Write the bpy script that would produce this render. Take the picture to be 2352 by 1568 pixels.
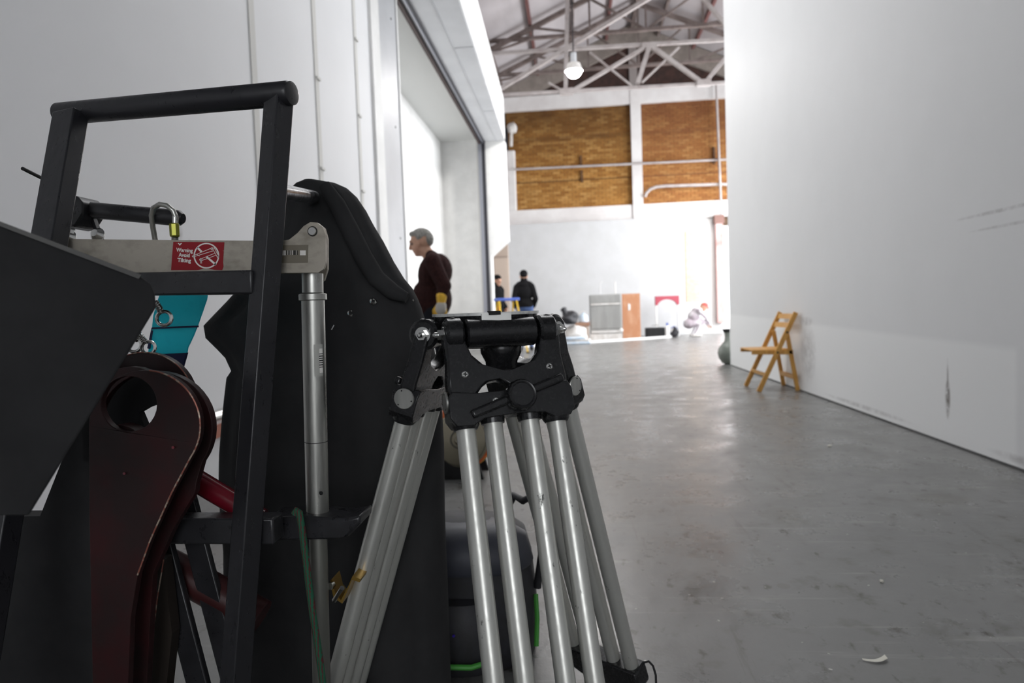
import bpy, bmesh, math, random
import numpy as np
from mathutils import Vector as V, Matrix
from mathutils.geometry import tessellate_polygon

random.seed(7)
SC = bpy.context.scene
COL = SC.collection
for o_ in list(bpy.data.objects):
    bpy.data.objects.remove(o_, do_unlink=True)

# ------------------------------------------------------------------ camera
F, CX, CY, EYE = 1500.0, 1176.0, 784.0, 0.88       # focal length and centre for a 2352 x 1568 frame, eye height
_d = V(((1318 - CX) / F, (708 - CY) / F, 1)).normalized()
_u = V((-math.sin(.036), -math.cos(.036), 0)); _u.z = -(_u.x * _d.x + _u.y * _d.y) / _d.z; _u.normalize()
_r = _d.cross(_u)
if _r.x < 0: _r = -_r
RW = Matrix((_r, _d, _u))                           # camera (right, down, forward) -> world (X, Y hall axis, Z up)
cam_d = bpy.data.cameras.new('camera'); cam = bpy.data.objects.new('camera', cam_d); COL.objects.link(cam)
cam_d.sensor_width = 36; cam_d.lens = F / 2352 * 36; cam_d.clip_start = .02; cam_d.clip_end = 200
_x = RW @ V((1, 0, 0)); _y = RW @ V((0, -1, 0)); _z = RW @ V((0, 0, -1))
cam.matrix_world = Matrix(((_x.x, _y.x, _z.x, 0), (_x.y, _y.y, _z.y, 0), (_x.z, _y.z, _z.z, EYE), (0, 0, 0, 1)))
cam_d.dof.use_dof = True; cam_d.dof.focus_distance = 1.0; cam_d.dof.aperture_fstop = 5.2
SC.camera = cam

# ------------------------------------------------------------------ world, daylight, exposure
SC.view_settings.view_transform = 'Standard'; SC.view_settings.look = 'None'
SC.view_settings.gamma = 1; SC.view_settings.use_curve_mapping = False
SC.view_settings.exposure = 0.9
w = bpy.data.worlds.new('overcast_sky'); SC.world = w; w.use_nodes = True
w.node_tree.nodes['Background'].inputs[0].default_value = (.93, .96, 1, 1)
w.node_tree.nodes['Background'].inputs[1].default_value = 2.2

def area(name, loc, aim, sx, sy, power, col=(1, 1, 1)):
    l = bpy.data.lights.new(name, 'AREA'); l.shape = 'RECTANGLE'; l.size = sx; l.size_y = sy; l.energy = power; l.color = col
    o = bpy.data.objects.new(name, l); COL.objects.link(o); o.location = loc
    o.rotation_euler = (V(aim) - V(loc)).to_track_quat('-Z', 'Y').to_euler(); return o
area('window_daylight', (7.75, 14.6, 3.0), (0, 14.6, 1.2), 8.0, 4.2, 640, (.95, .97, 1))
area('far_window_daylight', (5.6, 19.85, 1.9), (4.5, 10, 1.0), 2.2, 2.8, 70, (.95, .97, 1))
area('front_fill_light', (.7, -3.45, 1.75), (.35, 1, 1.0), 1.9, 1.9, 10, (.97, .98, 1))  # added fill from behind the camera, brightens the foreground gear
area('corridor_fill_light', (.1, 7.9, 7.3), (.1, 7.9, 0), 3.4, 6.0, 135, (.98, .99, 1))  # added fill below the closed roof, evens out the corridor walls
HIGH_BAY = 145

# ------------------------------------------------------------------ helpers
def at(px, py, Y):
    v = RW @ V(((px - CX) / F, (py - CY) / F, 1)); v = v * (Y / v.y); return V((v.x, Y, v.z + EYE))
def on_plane(px, py, p, n):
    v = RW @ V(((px - CX) / F, (py - CY) / F, 1)); o = V((0, 0, EYE)); t = (p - o).dot(n) / v.dot(n); return o + v * t
def rayd(px, py): return (RW @ V(((px - CX) / F, (py - CY) / F, 1))).normalized()

def basis(ax):
    ax = V(ax).normalized(); h = V((0, 0, 1)) if abs(ax.z) < .9 else V((1, 0, 0))
    a = ax.cross(h).normalized(); return a, ax.cross(a).normalized(), ax

class MB:
    def __init__(s): s.v = []; s.f = []
    def add(s, vs, fs):
        n = len(s.v); s.v += [tuple(x) for x in vs]; s.f += [tuple(i + n for i in f) for f in fs]; return s
    def box(s, c, sz, M=None):
        c = V(c); vs = []
        for k in range(8):
            q = V(((k & 1) - .5, ((k >> 1) & 1) - .5, ((k >> 2) & 1) - .5)); q = V((q.x * sz[0], q.y * sz[1], q.z * sz[2]))
            vs.append(c + (M @ q if M else q))
        return s.add(vs, [(0, 2, 3, 1), (4, 5, 7, 6), (0, 1, 5, 4), (2, 6, 7, 3), (0, 4, 6, 2), (1, 3, 7, 5)])
    def span(s, a, b):      # box from min corner to max corner
        a, b = V(a), V(b); return s.box((a + b) / 2, b - a)
    def bar(s, p0, p1, wd, th, side=None):   # wd along side direction
        p0, p1 = V(p0), V(p1); ax = (p1 - p0).normalized()
        if side is None: a, b, _ = basis(ax)
        else:
            a = (V(side) - ax * V(side).dot(ax)).normalized(); b = ax.cross(a)
        M = Matrix((a, b, ax)).transposed()
        return s.box((p0 + p1) / 2, (wd, th, (p1 - p0).length), M)
    def lathe(s, prof, o, ax, n=20, arc=None):
        a, b, ax = basis(ax); o = V(o); vs = []; fs = []
        for r, h in prof:
            for i in range(n):
                t = 2 * math.pi * i / n; vs.append(o + ax * h + (a * math.cos(t) + b * math.sin(t)) * max(r, 1e-5))
        m = len(prof)
        for j in range(m - 1):
            for i in range(n):
                k = (i + 1) % n; fs.append((j * n + i, j * n + k, (j + 1) * n + k, (j + 1) * n + i))
        fs.append(tuple(range(n))[::-1]); fs.append(tuple((m - 1) * n + i for i in range(n)))
        return s.add(vs, fs)
    def ring(s, prof, o, ax, n=24):     # closed profile: no caps
        a, b, ax = basis(ax); o = V(o); vs = []; fs = []; m = len(prof)
        for r, h in prof:
            for i in range(n):
                t = 2 * math.pi * i / n; vs.append(o + ax * h + (a * math.cos(t) + b * math.sin(t)) * r)
        for j in range(m):
            l = (j + 1) % m
            for i in range(n):
                k = (i + 1) % n; fs.append((j * n + i, j * n + k, l * n + k, l * n + i))
        return s.add(vs, fs)
    def cyl(s, p0, p1, r, r1=None, n=18):
        p0, p1 = V(p0), V(p1); r1 = r if r1 is None else r1
        return s.lathe([(r, 0), (r1, (p1 - p0).length)], p0, p1 - p0, n)
    def hexn(s, p0, p1, r): return s.cyl(p0, p1, r, n=6)
    def tube(s, pts, r, n=10, closed=False):
        pts = [V(p) for p in pts]; m = len(pts); vs = []; fs = []
        rs = r if isinstance(r, (list, tuple)) else [r] * m
        tn = []
        for i in range(m):
            a = pts[(i - 1) % m] if (closed or i > 0) else pts[i]; b = pts[(i + 1) % m] if (closed or i < m - 1) else pts[i]
            tn.append((b - a).normalized())
        a, _, _ = basis(tn[0])
        for i in range(m):
            a = (a - tn[i] * a.dot(tn[i])).normalized(); b = tn[i].cross(a)
            for k in range(n):
                t = 2 * math.pi * k / n; vs.append(pts[i] + (a * math.cos(t) + b * math.sin(t)) * rs[i])
        for i in range(m if closed else m - 1):
            j = (i + 1) % m
            for k in range(n):
                l = (k + 1) % n; fs.append((i * n + k, i * n + l, j * n + l, j * n + k))
        if not closed:
            fs.append(tuple(range(n))[::-1]); fs.append(tuple((m - 1) * n + k for k in range(n)))
        return s.add(vs, fs)
    def torus(s, c, ax, R, r, n=20, m=8):
        a, b, ax = basis(ax); c = V(c)
        return s.tube([c + (a * math.cos(2 * math.pi * i / n) + b * math.sin(2 * math.pi * i / n)) * R for i in range(n)], r, m, True)
    def ell(s, c, rd, M=None, nu=16, nv=10):
        c = V(c); vs = []; fs = []
        def tr(q):
            q = V((q[0] * rd[0], q[1] * rd[1], q[2] * rd[2])); return c + (M @ q if M else q)
        vs.append(tr((0, 0, -1)))
        for j in range(1, nv):
            p = -math.pi / 2 + math.pi * j / nv
            for i in range(nu):
                t = 2 * math.pi * i / nu; vs.append(tr((math.cos(p) * math.cos(t), math.cos(p) * math.sin(t), math.sin(p))))
        vs.append(tr((0, 0, 1))); T = len(vs) - 1
        for i in range(nu):
            k = (i + 1) % nu; fs.append((0, 1 + k, 1 + i)); fs.append((T, T - nu + i, T - nu + k))
            for j in range(nv - 2):
                q = 1 + j * nu; fs.append((q + i, q + k, q + nu + k, q + nu + i))
        return s.add(vs, fs)
    def caps(s, p0, p1, r0, r1, n=12):
        p0, p1 = V(p0), V(p1); L = (p1 - p0).length
        pr = [(r0 * math.cos(t), -r0 * math.sin(t)) for t in (1.5, 1.1, .7, .3)] + [(r0, 0), (r1, L)] + [(r1 * math.cos(t), L + r1 * math.sin(t)) for t in (.3, .7, 1.1, 1.5)]
        return s.lathe(pr, p0, p1 - p0, n)
    def prism(s, outer, ext, holes=()):
        loops = [[V(p) for p in outer]] + [[V(p) for p in h] for h in holes]; ext = V(ext)
        tris = tessellate_polygon(loops); fl = [p for l in loops for p in l]; n = len(fl)
        vs = fl + [p + ext for p in fl]; fs = [tuple(t) for t in tris] + [tuple(i + n for i in t)[::-1] for t in tris]
        q = 0
        for l in loops:
            m = len(l)
            for i in range(m):
                j = (i + 1) % m; fs.append((q + i, q + j, q + j + n, q + i + n))
            q += m
        return s.add(vs, fs)
    def loft(s, rings, cap=True):
        n = len(rings[0]); vs = [p for r in rings for p in r]; fs = []
        for j in range(len(rings) - 1):
            for i in range(n):
                k = (i + 1) % n; fs.append((j * n + i, j * n + k, (j + 1) * n + k, (j + 1) * n + i))
        if cap: fs.append(tuple(range(n))[::-1]); fs.append(tuple((len(rings) - 1) * n + i for i in range(n)))
        return s.add(vs, fs)
    def mesh(s, name, mats, smooth=35):
        me = bpy.data.meshes.new(name); me.from_pydata(s.v, [], s.f); bm = bmesh.new(); bm.from_mesh(me)
        bmesh.ops.recalc_face_normals(bm, faces=bm.faces); bm.to_mesh(me); bm.free()
        for m in (mats if isinstance(mats, (list, tuple)) else [mats]): me.materials.append(m)
        if smooth:
            me.shade_smooth(); me.set_sharp_from_angle(angle=math.radians(smooth))
        return me
    def build(s, name, mat, parent=None, smooth=35, bevel=0, seg=2, label=None):
        o = bpy.data.objects.new(name, s.mesh(name, mat, smooth)); COL.objects.link(o)
        if parent is not None: put(o, parent)
        if bevel:
            b = o.modifiers.new('bevel', 'BEVEL'); b.width = bevel; b.segments = seg; b.limit_method = 'ANGLE'; b.angle_limit = math.radians(40)
            if smooth: b.harden_normals = False
        if label: o['label'] = label
        return o

def put(o, parent):
    """parent a mesh whose vertices are in world coordinates"""
    o.parent = parent; m = Matrix.Identity(4); p = parent
    while p is not None:
        if p.type == 'EMPTY': m = Matrix.Translation(-V(p.location))
        p = p.parent
    if parent.type == 'EMPTY': o.matrix_parent_inverse = m
    return o
def tag(o, label, cat, group=None):
    o['label'] = label; o['category'] = cat
    if group: o['group'] = group
    return o
def thing(name, label, cat, loc=(0, 0, 0), group=None):
    o = bpy.data.objects.new(name, None); COL.objects.link(o); o.location = loc; o.empty_display_size = .1
    return tag(o, label, cat, group)
def struct(o, label=None):
    o['kind'] = 'structure'
    if label: o['label'] = label
    return o

# ------------------------------------------------------------------ materials (all procedural, in world coordinates)
def nodes(name):
    m = bpy.data.materials.new(name); m.use_nodes = True; nt = m.node_tree
    return m, nt, nt.nodes['Principled BSDF'], lambda t: nt.nodes.new(t), nt.links.new
def mixc(nt, fac, a, b):
    n = nt.nodes.new('ShaderNodeMix'); n.data_type = 'RGBA'
    for k, x in ((0, fac), (6, a), (7, b)):
        if hasattr(x, 'links') or hasattr(x, 'is_linked'): nt.links.new(x, n.inputs[k])
        else: n.inputs[k].default_value = x if k == 0 else (*x[:3], 1)
    return n.outputs[2]
def mapped(nt, scale=(1, 1, 1), loc=(0, 0, 0)):
    g = nt.nodes.new('ShaderNodeNewGeometry'); mp = nt.nodes.new('ShaderNodeMapping')
    mp.inputs['Scale'].default_value = scale; mp.inputs['Location'].default_value = loc
    nt.links.new(g.outputs['Position'], mp.inputs[0]); return mp.outputs[0]
def noise(nt, scale, detail=4, rough=.55, vec=None, lo=.4, hi=.6):
    n = nt.nodes.new('ShaderNodeTexNoise'); n.inputs['Scale'].default_value = scale; n.inputs['Detail'].default_value = detail; n.inputs['Roughness'].default_value = rough
    nt.links.new(vec if vec is not None else mapped(nt), n.inputs['Vector'])
    r = nt.nodes.new('ShaderNodeMapRange'); r.inputs[1].default_value = lo; r.inputs[2].default_value = hi
    nt.links.new(n.outputs['Fac'], r.inputs[0]); return r.outputs[0]
def mth(nt, op, a, b=None):
    n = nt.nodes.new('ShaderNodeMath'); n.operation = op
    for k, x in ((0, a), (1, b)):
        if x is None: continue
        if isinstance(x, (int, float)): n.inputs[k].default_value = x
        else: nt.links.new(x, n.inputs[k])
    return n.outputs[0]
def bumped(nt, bs, h, strength, dist=.01):
    b = nt.nodes.new('ShaderNodeBump'); b.inputs['Strength'].default_value = strength; b.inputs['Distance'].default_value = dist
    nt.links.new(h, b.inputs['Height']); nt.links.new(b.outputs[0], bs.inputs['Normal'])
def mat(name, col, rough=.5, metal=0, col2=None, scale=8, vec=(1, 1, 1), lo=.4, hi=.6, rvar=0, bump=0, bscale=60, spec=.5, coat=0, bdist=.004):
    m, nt, bs, N, L = nodes(name)
    bs.inputs['Base Color'].default_value = (*col, 1); bs.inputs['Roughness'].default_value = rough; bs.inputs['Metallic'].default_value = metal
    bs.inputs['Specular IOR Level'].default_value = spec; bs.inputs['Coat Weight'].default_value = coat
    if col2 is not None:
        f = noise(nt, scale, 5, .6, mapped(nt, vec), lo, hi); L(mixc(nt, f, col, col2), bs.inputs['Base Color'])
    if rvar:
        f2 = noise(nt, scale * 2.3, 4, .6, mapped(nt, vec, (3, 1, 7)), .3, .7)
        L(mth(nt, 'ADD', mth(nt, 'MULTIPLY', f2, rvar), rough - rvar / 2), bs.inputs['Roughness'])
    if bump: bumped(nt, bs, noise(nt, bscale, 3, .5, None, 0, 1), bump, bdist)
    return m

BLACK = mat('black_enamel', (.016, .016, .018), .34, 0, (.024, .024, .027), 30, rvar=.2, bump=.15, bscale=220, bdist=.001)
WORNB = mat('worn_black_steel', (.015, .015, .018), .36, 0, (.13, .115, .095), 45, (1, 1, .35), .72, .78, rvar=.25, bump=.12, bscale=150, bdist=.001)
CASTB = mat('black_cast_alloy', (.011, .011, .012), .25, 0, (.12, .12, .12), 70, (1, 1, 1), .79, .82, rvar=.15, spec=.4)
MATTB = mat('matte_black', (.015, .015, .016), .8, 0, (.020, .020, .021), 12, spec=.3)
CLOTH = mat('black_cloth', (.030, .030, .031), .95, 0, (.036, .036, .037), 9, bump=.25, bscale=500, bdist=.001, spec=.15)
ALU = mat('scuffed_aluminium', (.50, .50, .47), .36, .85, (.30, .30, .28), 26, (1, 1, .12), .38, .66, rvar=.22, bump=.06, bscale=300, bdist=.0006)
ALUP = mat('tripod_tube_alloy', (.56, .56, .525), .36, .6, (.07, .07, .065), 60, (1, 1, .45), .66, .72, rvar=.15, bump=.05, bscale=300, bdist=.0005)
PLATE = mat('dull_alloy_plate', (.40, .365, .31), .5, .4, (.20, .18, .145), 24, (1, 1, 1.6), .48, .8, rvar=.2, bump=.05, bscale=200, bdist=.0006)
CHROME = mat('bright_steel', (.62, .62, .60), .2, 1)
REDP = mat('dark_red_paint', (.034, .007, .008), .45, 0, (.020, .009, .009), 14, rvar=.2, spec=.3)
REDT = mat('red_enamel', (.15, .006, .015), .25, 0, coat=.4)
RIMHL = mat('red_edge_highlight', (.30, .10, .07), .4, .4, (.5, .42, .33), 90, lo=.5, hi=.6)
STICK = mat('red_sticker', (.26, .016, .022), .6, 0, (.40, .30, .26), 190, (1, 1, 1), .70, .74, spec=.2)
PRINT = mat('white_print', (.78, .76, .72), .6, 0, (.35, .12, .11), 260, lo=.66, hi=.72)
TURQ = mat('turquoise_webbing', (.07, .80, .90), .55, 0, (.05, .56, .68), 30, lo=.55, hi=.7, bump=.2, bscale=400, bdist=.001)
_t = TURQ.node_tree; _b = _t.nodes['Principled BSDF']; _tr = _t.nodes.new('ShaderNodeBsdfTranslucent'); _tr.inputs[0].default_value = (.06, .80, .90, 1)   # thin webbing lets light through
_mx = _t.nodes.new('ShaderNodeMixShader'); _mx.inputs[0].default_value = .5; _t.links.new(_b.outputs[0], _mx.inputs[1]); _t.links.new(_tr.outputs[0], _mx.inputs[2]); _t.links.new(_mx.outputs[0], _t.nodes['Material Output'].inputs[0])
NAVY = mat('navy_webbing', (.012, .02, .08), .7)
LIME = mat('yellow_green_anodised', (.22, .22, .03), .3, .6)
BRASS = mat('gold_anodised', (.42, .26, .06), .3, .8)
WHITE = mat('white_paint', (.80, .80, .79), .65, 0, (.74, .74, .73), 3)
GREYW = mat('grey_white_panel', (.56, .565, .575), .7, 0, (.53, .535, .54), 2)
COLG = mat('cool_grey_steel', (.50, .51, .53), .45, 0, (.46, .47, .49), 2)
DARKM = mat('dark_track_metal', (.035, .035, .042), .4, .3)
RAILM = mat('pale_track_metal', (.30, .31, .35), .35, .5)
TRUSS = mat('pale_truss_paint', (.46, .42, .41), .6, 0, (.33, .28, .27), 5, lo=.45, hi=.75)
TRUSSD = mat('brown_truss_paint', (.13, .10, .09), .65, 0, (.20, .16, .15), 4)
RUST = mat('rust_red_pipe', (.17, .075, .07), .6)
ROOFM = mat('roof_sheet', (.46, .43, .44), .7, 0, (.38, .35, .36), 1.2, (1, .3, 1), .4, .65)
BEIGE = mat('beige_paint', (.50, .41, .34), .7, 0, (.46, .37, .31), 2)
WOOD = mat('honey_wood', (.66, .35, .075), .42, 0, (.50, .23, .04), 9, (6, 6, 1), .35, .7, rvar=.15)
SKIN = mat('skin', (.50, .29, .20), .55, 0, (.43, .22, .15), 14)
GREYHAIR = mat('grey_hair', (.30, .29, .27), .8, 0, (.15, .145, .13), 60, lo=.4, hi=.65, bump=.5, bscale=160, bdist=.004)
SWEAT = mat('dark_maroon_knit', (.022, .010, .010), .95, 0, (.034, .014, .013), 40, bump=.2, bscale=300, spec=.1)
JEANS = mat('blue_denim', (.03, .06, .16), .9, 0, (.05, .09, .22), 20)
DARKTR = mat('dark_trousers', (.014, .015, .02), .9, spec=.1)
GLOVEY = mat('yellow_leather', (.72, .43, .035), .7, 0, (.6, .34, .03), 20)
GLOVEG = mat('grey_suede', (.40, .38, .35), .8)
JACKET = mat('black_jacket', (.010, .010, .011), .9, spec=.05)
YEL = mat('yellow_fibreglass', (.75, .48, .03), .45)
BLUEP = mat('blue_plastic', (.05, .10, .40), .4)
ORANGE = mat('orange_plastic', (.75, .16, .03), .4)
STEELC = mat('brushed_steel_sheet', (.40, .40, .39), .4, .5, (.34, .34, .33), 5, (1, 1, .2))
PLY = mat('orange_plywood', (.47, .215, .11), .55, 0, (.62, .38, .25), 3.5, (1, 1, .5), .45, .75)
PINKRED = mat('rose_red_board', (.42, .07, .10), .6)
PINK = mat('faded_pink_paint', (.62, .42, .40), .6, 0, (.45, .22, .20), 4, (1, 1, .6), .45, .7)
SACKW = mat('white_sacking', (.72, .70, .68), .85, 0, (.58, .55, .52), 7)
SACKB = mat('pale_blue_plastic', (.45, .56, .68), .5, 0, (.62, .68, .74), 6)
GREENV = mat('grey_green_glaze', (.16, .18, .155), .25, 0, (.20, .22, .195), 6)
BAGF = mat('black_nylon', (.022, .022, .024), .6, 0, (.028, .028, .034), 25, bump=.3, bscale=400, bdist=.001)
BAGTOP = mat('slate_nylon', (.035, .038, .05), .5, 0, (.05, .053, .07), 8)
GREEN = mat('bright_green_piping', (.07, .38, .05), .5)
PALEB = mat('pale_brick', (.72, .50, .34), .85, 0, (.76, .60, .46), 9, (1, 1, 3))
PAPER = mat('paper_scrap', (.72, .70, .62), .8)
ROPEM = None

def brick_mat():
    m, nt, bs, N, L = nodes('yellow_stock_brick')
    g = N('ShaderNodeNewGeometry'); sp = N('ShaderNodeSeparateXYZ'); L(g.outputs['Position'], sp.inputs[0])
    row = mth(nt, 'FLOOR', mth(nt, 'DIVIDE', mth(nt, 'SUBTRACT', sp.outputs[2], 3.900), .0745)); half = mth(nt, 'MULTIPLY', mth(nt, 'MODULO', row, 2.0), .5)
    cx = mth(nt, 'FLOOR', mth(nt, 'ADD', mth(nt, 'DIVIDE', mth(nt, 'ADD', sp.outputs[0], 1.8655), .226), half))
    c = N('ShaderNodeCombineXYZ'); L(cx, c.inputs[0]); L(row, c.inputs[1]); wn = N('ShaderNodeTexWhiteNoise'); L(c.outputs[0], wn.inputs[0])
    rr = N('ShaderNodeValToRGB'); L(wn.outputs[0], rr.inputs[0]); e = rr.color_ramp.elements
    e[0].position = 0; e[0].color = (.33, .150, .040, 1); e[1].position = 1; e[1].color = (.54, .30, .10, 1)
    x = rr.color_ramp.elements.new(.5); x.color = (.43, .212, .060, 1)
    # upper courses painted darker, shade above the lamp cutoff; patchy soot, rusty streaks
    soot = noise(nt, 1.1, 5, .6, mapped(nt, (1, 1, 1.4)), .35, .7)
    hi = N('ShaderNodeMapRange'); L(sp.outputs[2], hi.inputs[0]); hi.inputs[1].default_value = 5.0; hi.inputs[2].default_value = 7.2
    s1 = mth(nt, 'MULTIPLY', mth(nt, 'ADD', mth(nt, 'MULTIPLY', hi.outputs[0], .8), mth(nt, 'MULTIPLY', soot, .25)), .95)
    c1 = mixc(nt, s1, rr.outputs[0], (.045, .022, .013))
    for zc, wd, st in ((4.73, .035, .65), (6.0, .09, .30)):          # dark groove line, and a wide band where the dark top starts
        k = N('ShaderNodeMapRange'); L(mth(nt, 'ABSOLUTE', mth(nt, 'SUBTRACT', sp.outputs[2], zc)), k.inputs[0]); k.inputs[1].default_value = wd; k.inputs[2].default_value = wd * .4
        c1 = mixc(nt, mth(nt, 'MULTIPLY', k.outputs[0], st), c1, (.07, .035, .018))
    red = N('ShaderNodeMapRange'); L(sp.outputs[0], red.inputs[0]); red.inputs[1].default_value = 1.9; red.inputs[2].default_value = 2.1
    c2 = mixc(nt, mth(nt, 'MULTIPLY', red.outputs[0], .35), c1, (.30, .105, .055))
    L(c2, bs.inputs['Base Color']); bs.inputs['Roughness'].default_value = .9; bs.inputs['Specular IOR Level'].default_value = .1
    bumped(nt, bs, noise(nt, 60, 4, .6, None, 0, 1), .4); return m
BRICK = brick_mat()
MORTAR = mat('sooty_mortar', (.12, .075, .045), .95, 0, (.07, .045, .03), 3)
GABLEB = mat('dark_sooty_brick', (.055, .026, .020), .95, 0, (.03, .017, .014), 5)

def wall_mat(name, base, marks, patch=None, axis=1):
    """painted plaster; marks = scuffs and darker spots (along, z, half along, half z, strength); patch = freshly painted area"""
    m, nt, bs, N, L = nodes(name)
    g = N('ShaderNodeNewGeometry'); sp = N('ShaderNodeSeparateXYZ'); L(g.outputs['Position'], sp.inputs[0])
    col = mixc(nt, noise(nt, 1.6, 5, .6, None, .3, .75), base, tuple(c * .965 for c in base))
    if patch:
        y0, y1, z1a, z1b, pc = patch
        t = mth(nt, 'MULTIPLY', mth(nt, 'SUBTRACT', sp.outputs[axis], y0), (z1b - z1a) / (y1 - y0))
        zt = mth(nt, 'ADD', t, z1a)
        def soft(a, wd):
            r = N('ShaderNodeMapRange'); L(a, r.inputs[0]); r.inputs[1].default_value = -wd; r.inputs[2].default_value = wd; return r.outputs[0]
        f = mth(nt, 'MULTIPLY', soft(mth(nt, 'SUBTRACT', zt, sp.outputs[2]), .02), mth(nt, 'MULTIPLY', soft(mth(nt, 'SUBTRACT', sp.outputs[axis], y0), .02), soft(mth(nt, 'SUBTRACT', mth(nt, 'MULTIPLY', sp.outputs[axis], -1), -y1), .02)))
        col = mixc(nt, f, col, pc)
    for (a, z, ra, rz, st) in marks:
        da = mth(nt, 'DIVIDE', mth(nt, 'SUBTRACT', sp.outputs[axis], a), ra); dz = mth(nt, 'DIVIDE', mth(nt, 'SUBTRACT', sp.outputs[2], z), rz)
        d2 = mth(nt, 'ADD', mth(nt, 'MULTIPLY', da, da), mth(nt, 'MULTIPLY', dz, dz))
        k = N('ShaderNodeMapRange'); L(d2, k.inputs[0]); k.inputs[1].default_value = 1; k.inputs[2].default_value = .2
        f = mth(nt, 'MULTIPLY', mth(nt, 'MULTIPLY', k.outputs[0], noise(nt, 16, 4, .6, None, .3, .6)), st)
        col = mixc(nt, f, col, (.20, .18, .17))
    L(col, bs.inputs['Base Color']); bs.inputs['Roughness'].default_value = .6; bs.inputs['Specular IOR Level'].default_value = .2
    bumped(nt, bs, noise(nt, 30, 4, .5, None, 0, 1), .05, .003); return m

def floor_mat():
    m, nt, bs, N, L = nodes('worn_sealed_concrete')
    c = mixc(nt, noise(nt, .9, 6, .6, None, .3, .7), (.20, .20, .196), (.15, .15, .146))
    c = mixc(nt, noise(nt, 7, 6, .65, None, .55, .71), c, (.115, .113, .10))          # dark blotches
    c = mixc(nt, noise(nt, 19, 4, .6, mapped(nt, (1, .55, 1), (4, 2, 0)), .605, .69), c, (.075, .07, .06))
    st = mapped(nt, (9, .7, 1)); st.node.inputs['Rotation'].default_value = (0, 0, .42)
    c = mixc(nt, mth(nt, 'MULTIPLY', noise(nt, 1.3, 5, .7, st, .61, .68), .6), c, (.10, .095, .085))        # drag marks
    st2 = mapped(nt, (.8, 11, 1)); st2.node.inputs['Rotation'].default_value = (0, 0, .12)
    c = mixc(nt, mth(nt, 'MULTIPLY', noise(nt, 1.6, 5, .7, st2, .60, .70), .5), c, (.36, .36, .34))
    c = mixc(nt, noise(nt, 42, 2, .5, mapped(nt, (1, 1, 1), (9, 3, 0)), .745, .76), c, (.55, .54, .50))     # paint flecks
    g = N('ShaderNodeNewGeometry'); sp = N('ShaderNodeSeparateXYZ'); L(g.outputs['Position'], sp.inputs[0])
    for (x, y, rx, ry) in [(.83, 2.75, .10, .09), (1.55, 2.95, .14, .1), (.62, 2.05, .03, .03), (.75, 9.6, .14, .5), (1.35, 9.5, .18, .75), (.40, 2.3, .05, .03)]:
        da = mth(nt, 'DIVIDE', mth(nt, 'SUBTRACT', sp.outputs[0], x), rx); db = mth(nt, 'DIVIDE', mth(nt, 'SUBTRACT', sp.outputs[1], y), ry)
        d2 = mth(nt, 'ADD', mth(nt, 'ADD', mth(nt, 'MULTIPLY', da, da), mth(nt, 'MULTIPLY', db, db)), mth(nt, 'MULTIPLY', noise(nt, 9, 4, .6, None, .3, .7), .8))
        k = N('ShaderNodeMapRange'); L(d2, k.inputs[0]); k.inputs[1].default_value = 1.2; k.inputs[2].default_value = 1.0
        c = mixc(nt, mth(nt, 'MULTIPLY', k.outputs[0], .55), c, (.12, .115, .10))
    L(c, bs.inputs['Base Color'])
    r = noise(nt, 3.2, 6, .65, None, .3, .7); L(mth(nt, 'ADD', mth(nt, 'MULTIPLY', r, .26), .19), bs.inputs['Roughness'])
    bumped(nt, bs, noise(nt, 11, 6, .65, None, 0, 1), .28, .006); return m

# ================================================================== THE ROOM
LX, NJ, FJ, SOF, HTOP = -1.95, 7.55, 14.6, 4.65, 5.54     # left wall plane, door jambs, header underside and top
RX, REND = 2.175, 9.43                                    # right partition
BY = 20.0                                                 # brick end wall
RIDX, RIDZ, RSL = 1.95, 9.2, .43
def roofz(x): return RIDZ - RSL * abs(x - RIDX)

FLOORM = floor_mat()
struct(MB().span((-4.2, -3.6, -.12), (8.4, 20.6, 0)).build('floor', FLOORM, smooth=0))
WLM = wall_mat('left_wall_paint', (.80, .805, .82), [(3.12, 1.33, .03, .05, .4), (3.2, 1.27, .02, .04, .35), (3.3, 1.17, .03, .02, .4), (3.0, 1.2, .03, .03, .3)])
WRM = wall_mat('right_wall_paint', (.765, .77, .775), [(4.05, .27, .03, .13, .95), (4.05, .40, .012, .12, .6), (3.55, 1.30, .45, .012, .45), (3.45, 1.22, .4, .010, .4), (6.35, .38, .22, .30, .30), (6.4, .68, .2, .05, .35), (3.2, .05, .5, .03, .4), (5.2, .05, .8, .02, .35)],  # wide low spots by the chair are just darker than the wall
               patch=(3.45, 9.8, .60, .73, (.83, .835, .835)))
struct(MB().span((LX - .25, -3.6, 0), (LX, 6.5, HTOP)).build('wall_left', WLM, smooth=0))
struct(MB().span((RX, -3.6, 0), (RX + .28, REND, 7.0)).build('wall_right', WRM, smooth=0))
DIM = mat('dim_grey_paint', (.45, .45, .46), .7)
struct(MB().span((LX - .25, -3.75, 0), (-.4, -3.6, 3.75)).span((1.8, -3.75, 0), (RX + .3, -3.6, 3.75)).span((-.4, -3.75, 0), (1.8, -3.6, .7)).span((-.4, -3.75, 2.8), (1.8, -3.6, 3.75)).build('wall_front', DIM, smooth=0))
struct(MB().span((-.4, -3.72, .7), (-.33, -3.63, 2.8)).span((1.73, -3.72, .7), (1.8, -3.63, 2.8)).span((.66, -3.72, .7), (.74, -3.63, 2.8)).span((-.4, -3.72, .7), (1.8, -3.63, .77)).span((-.4, -3.72, 2.73), (1.8, -3.63, 2.8)).build('fill_window_frame', DIM, smooth=0))  # unseen window frame, added to carry the front fill light
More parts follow.
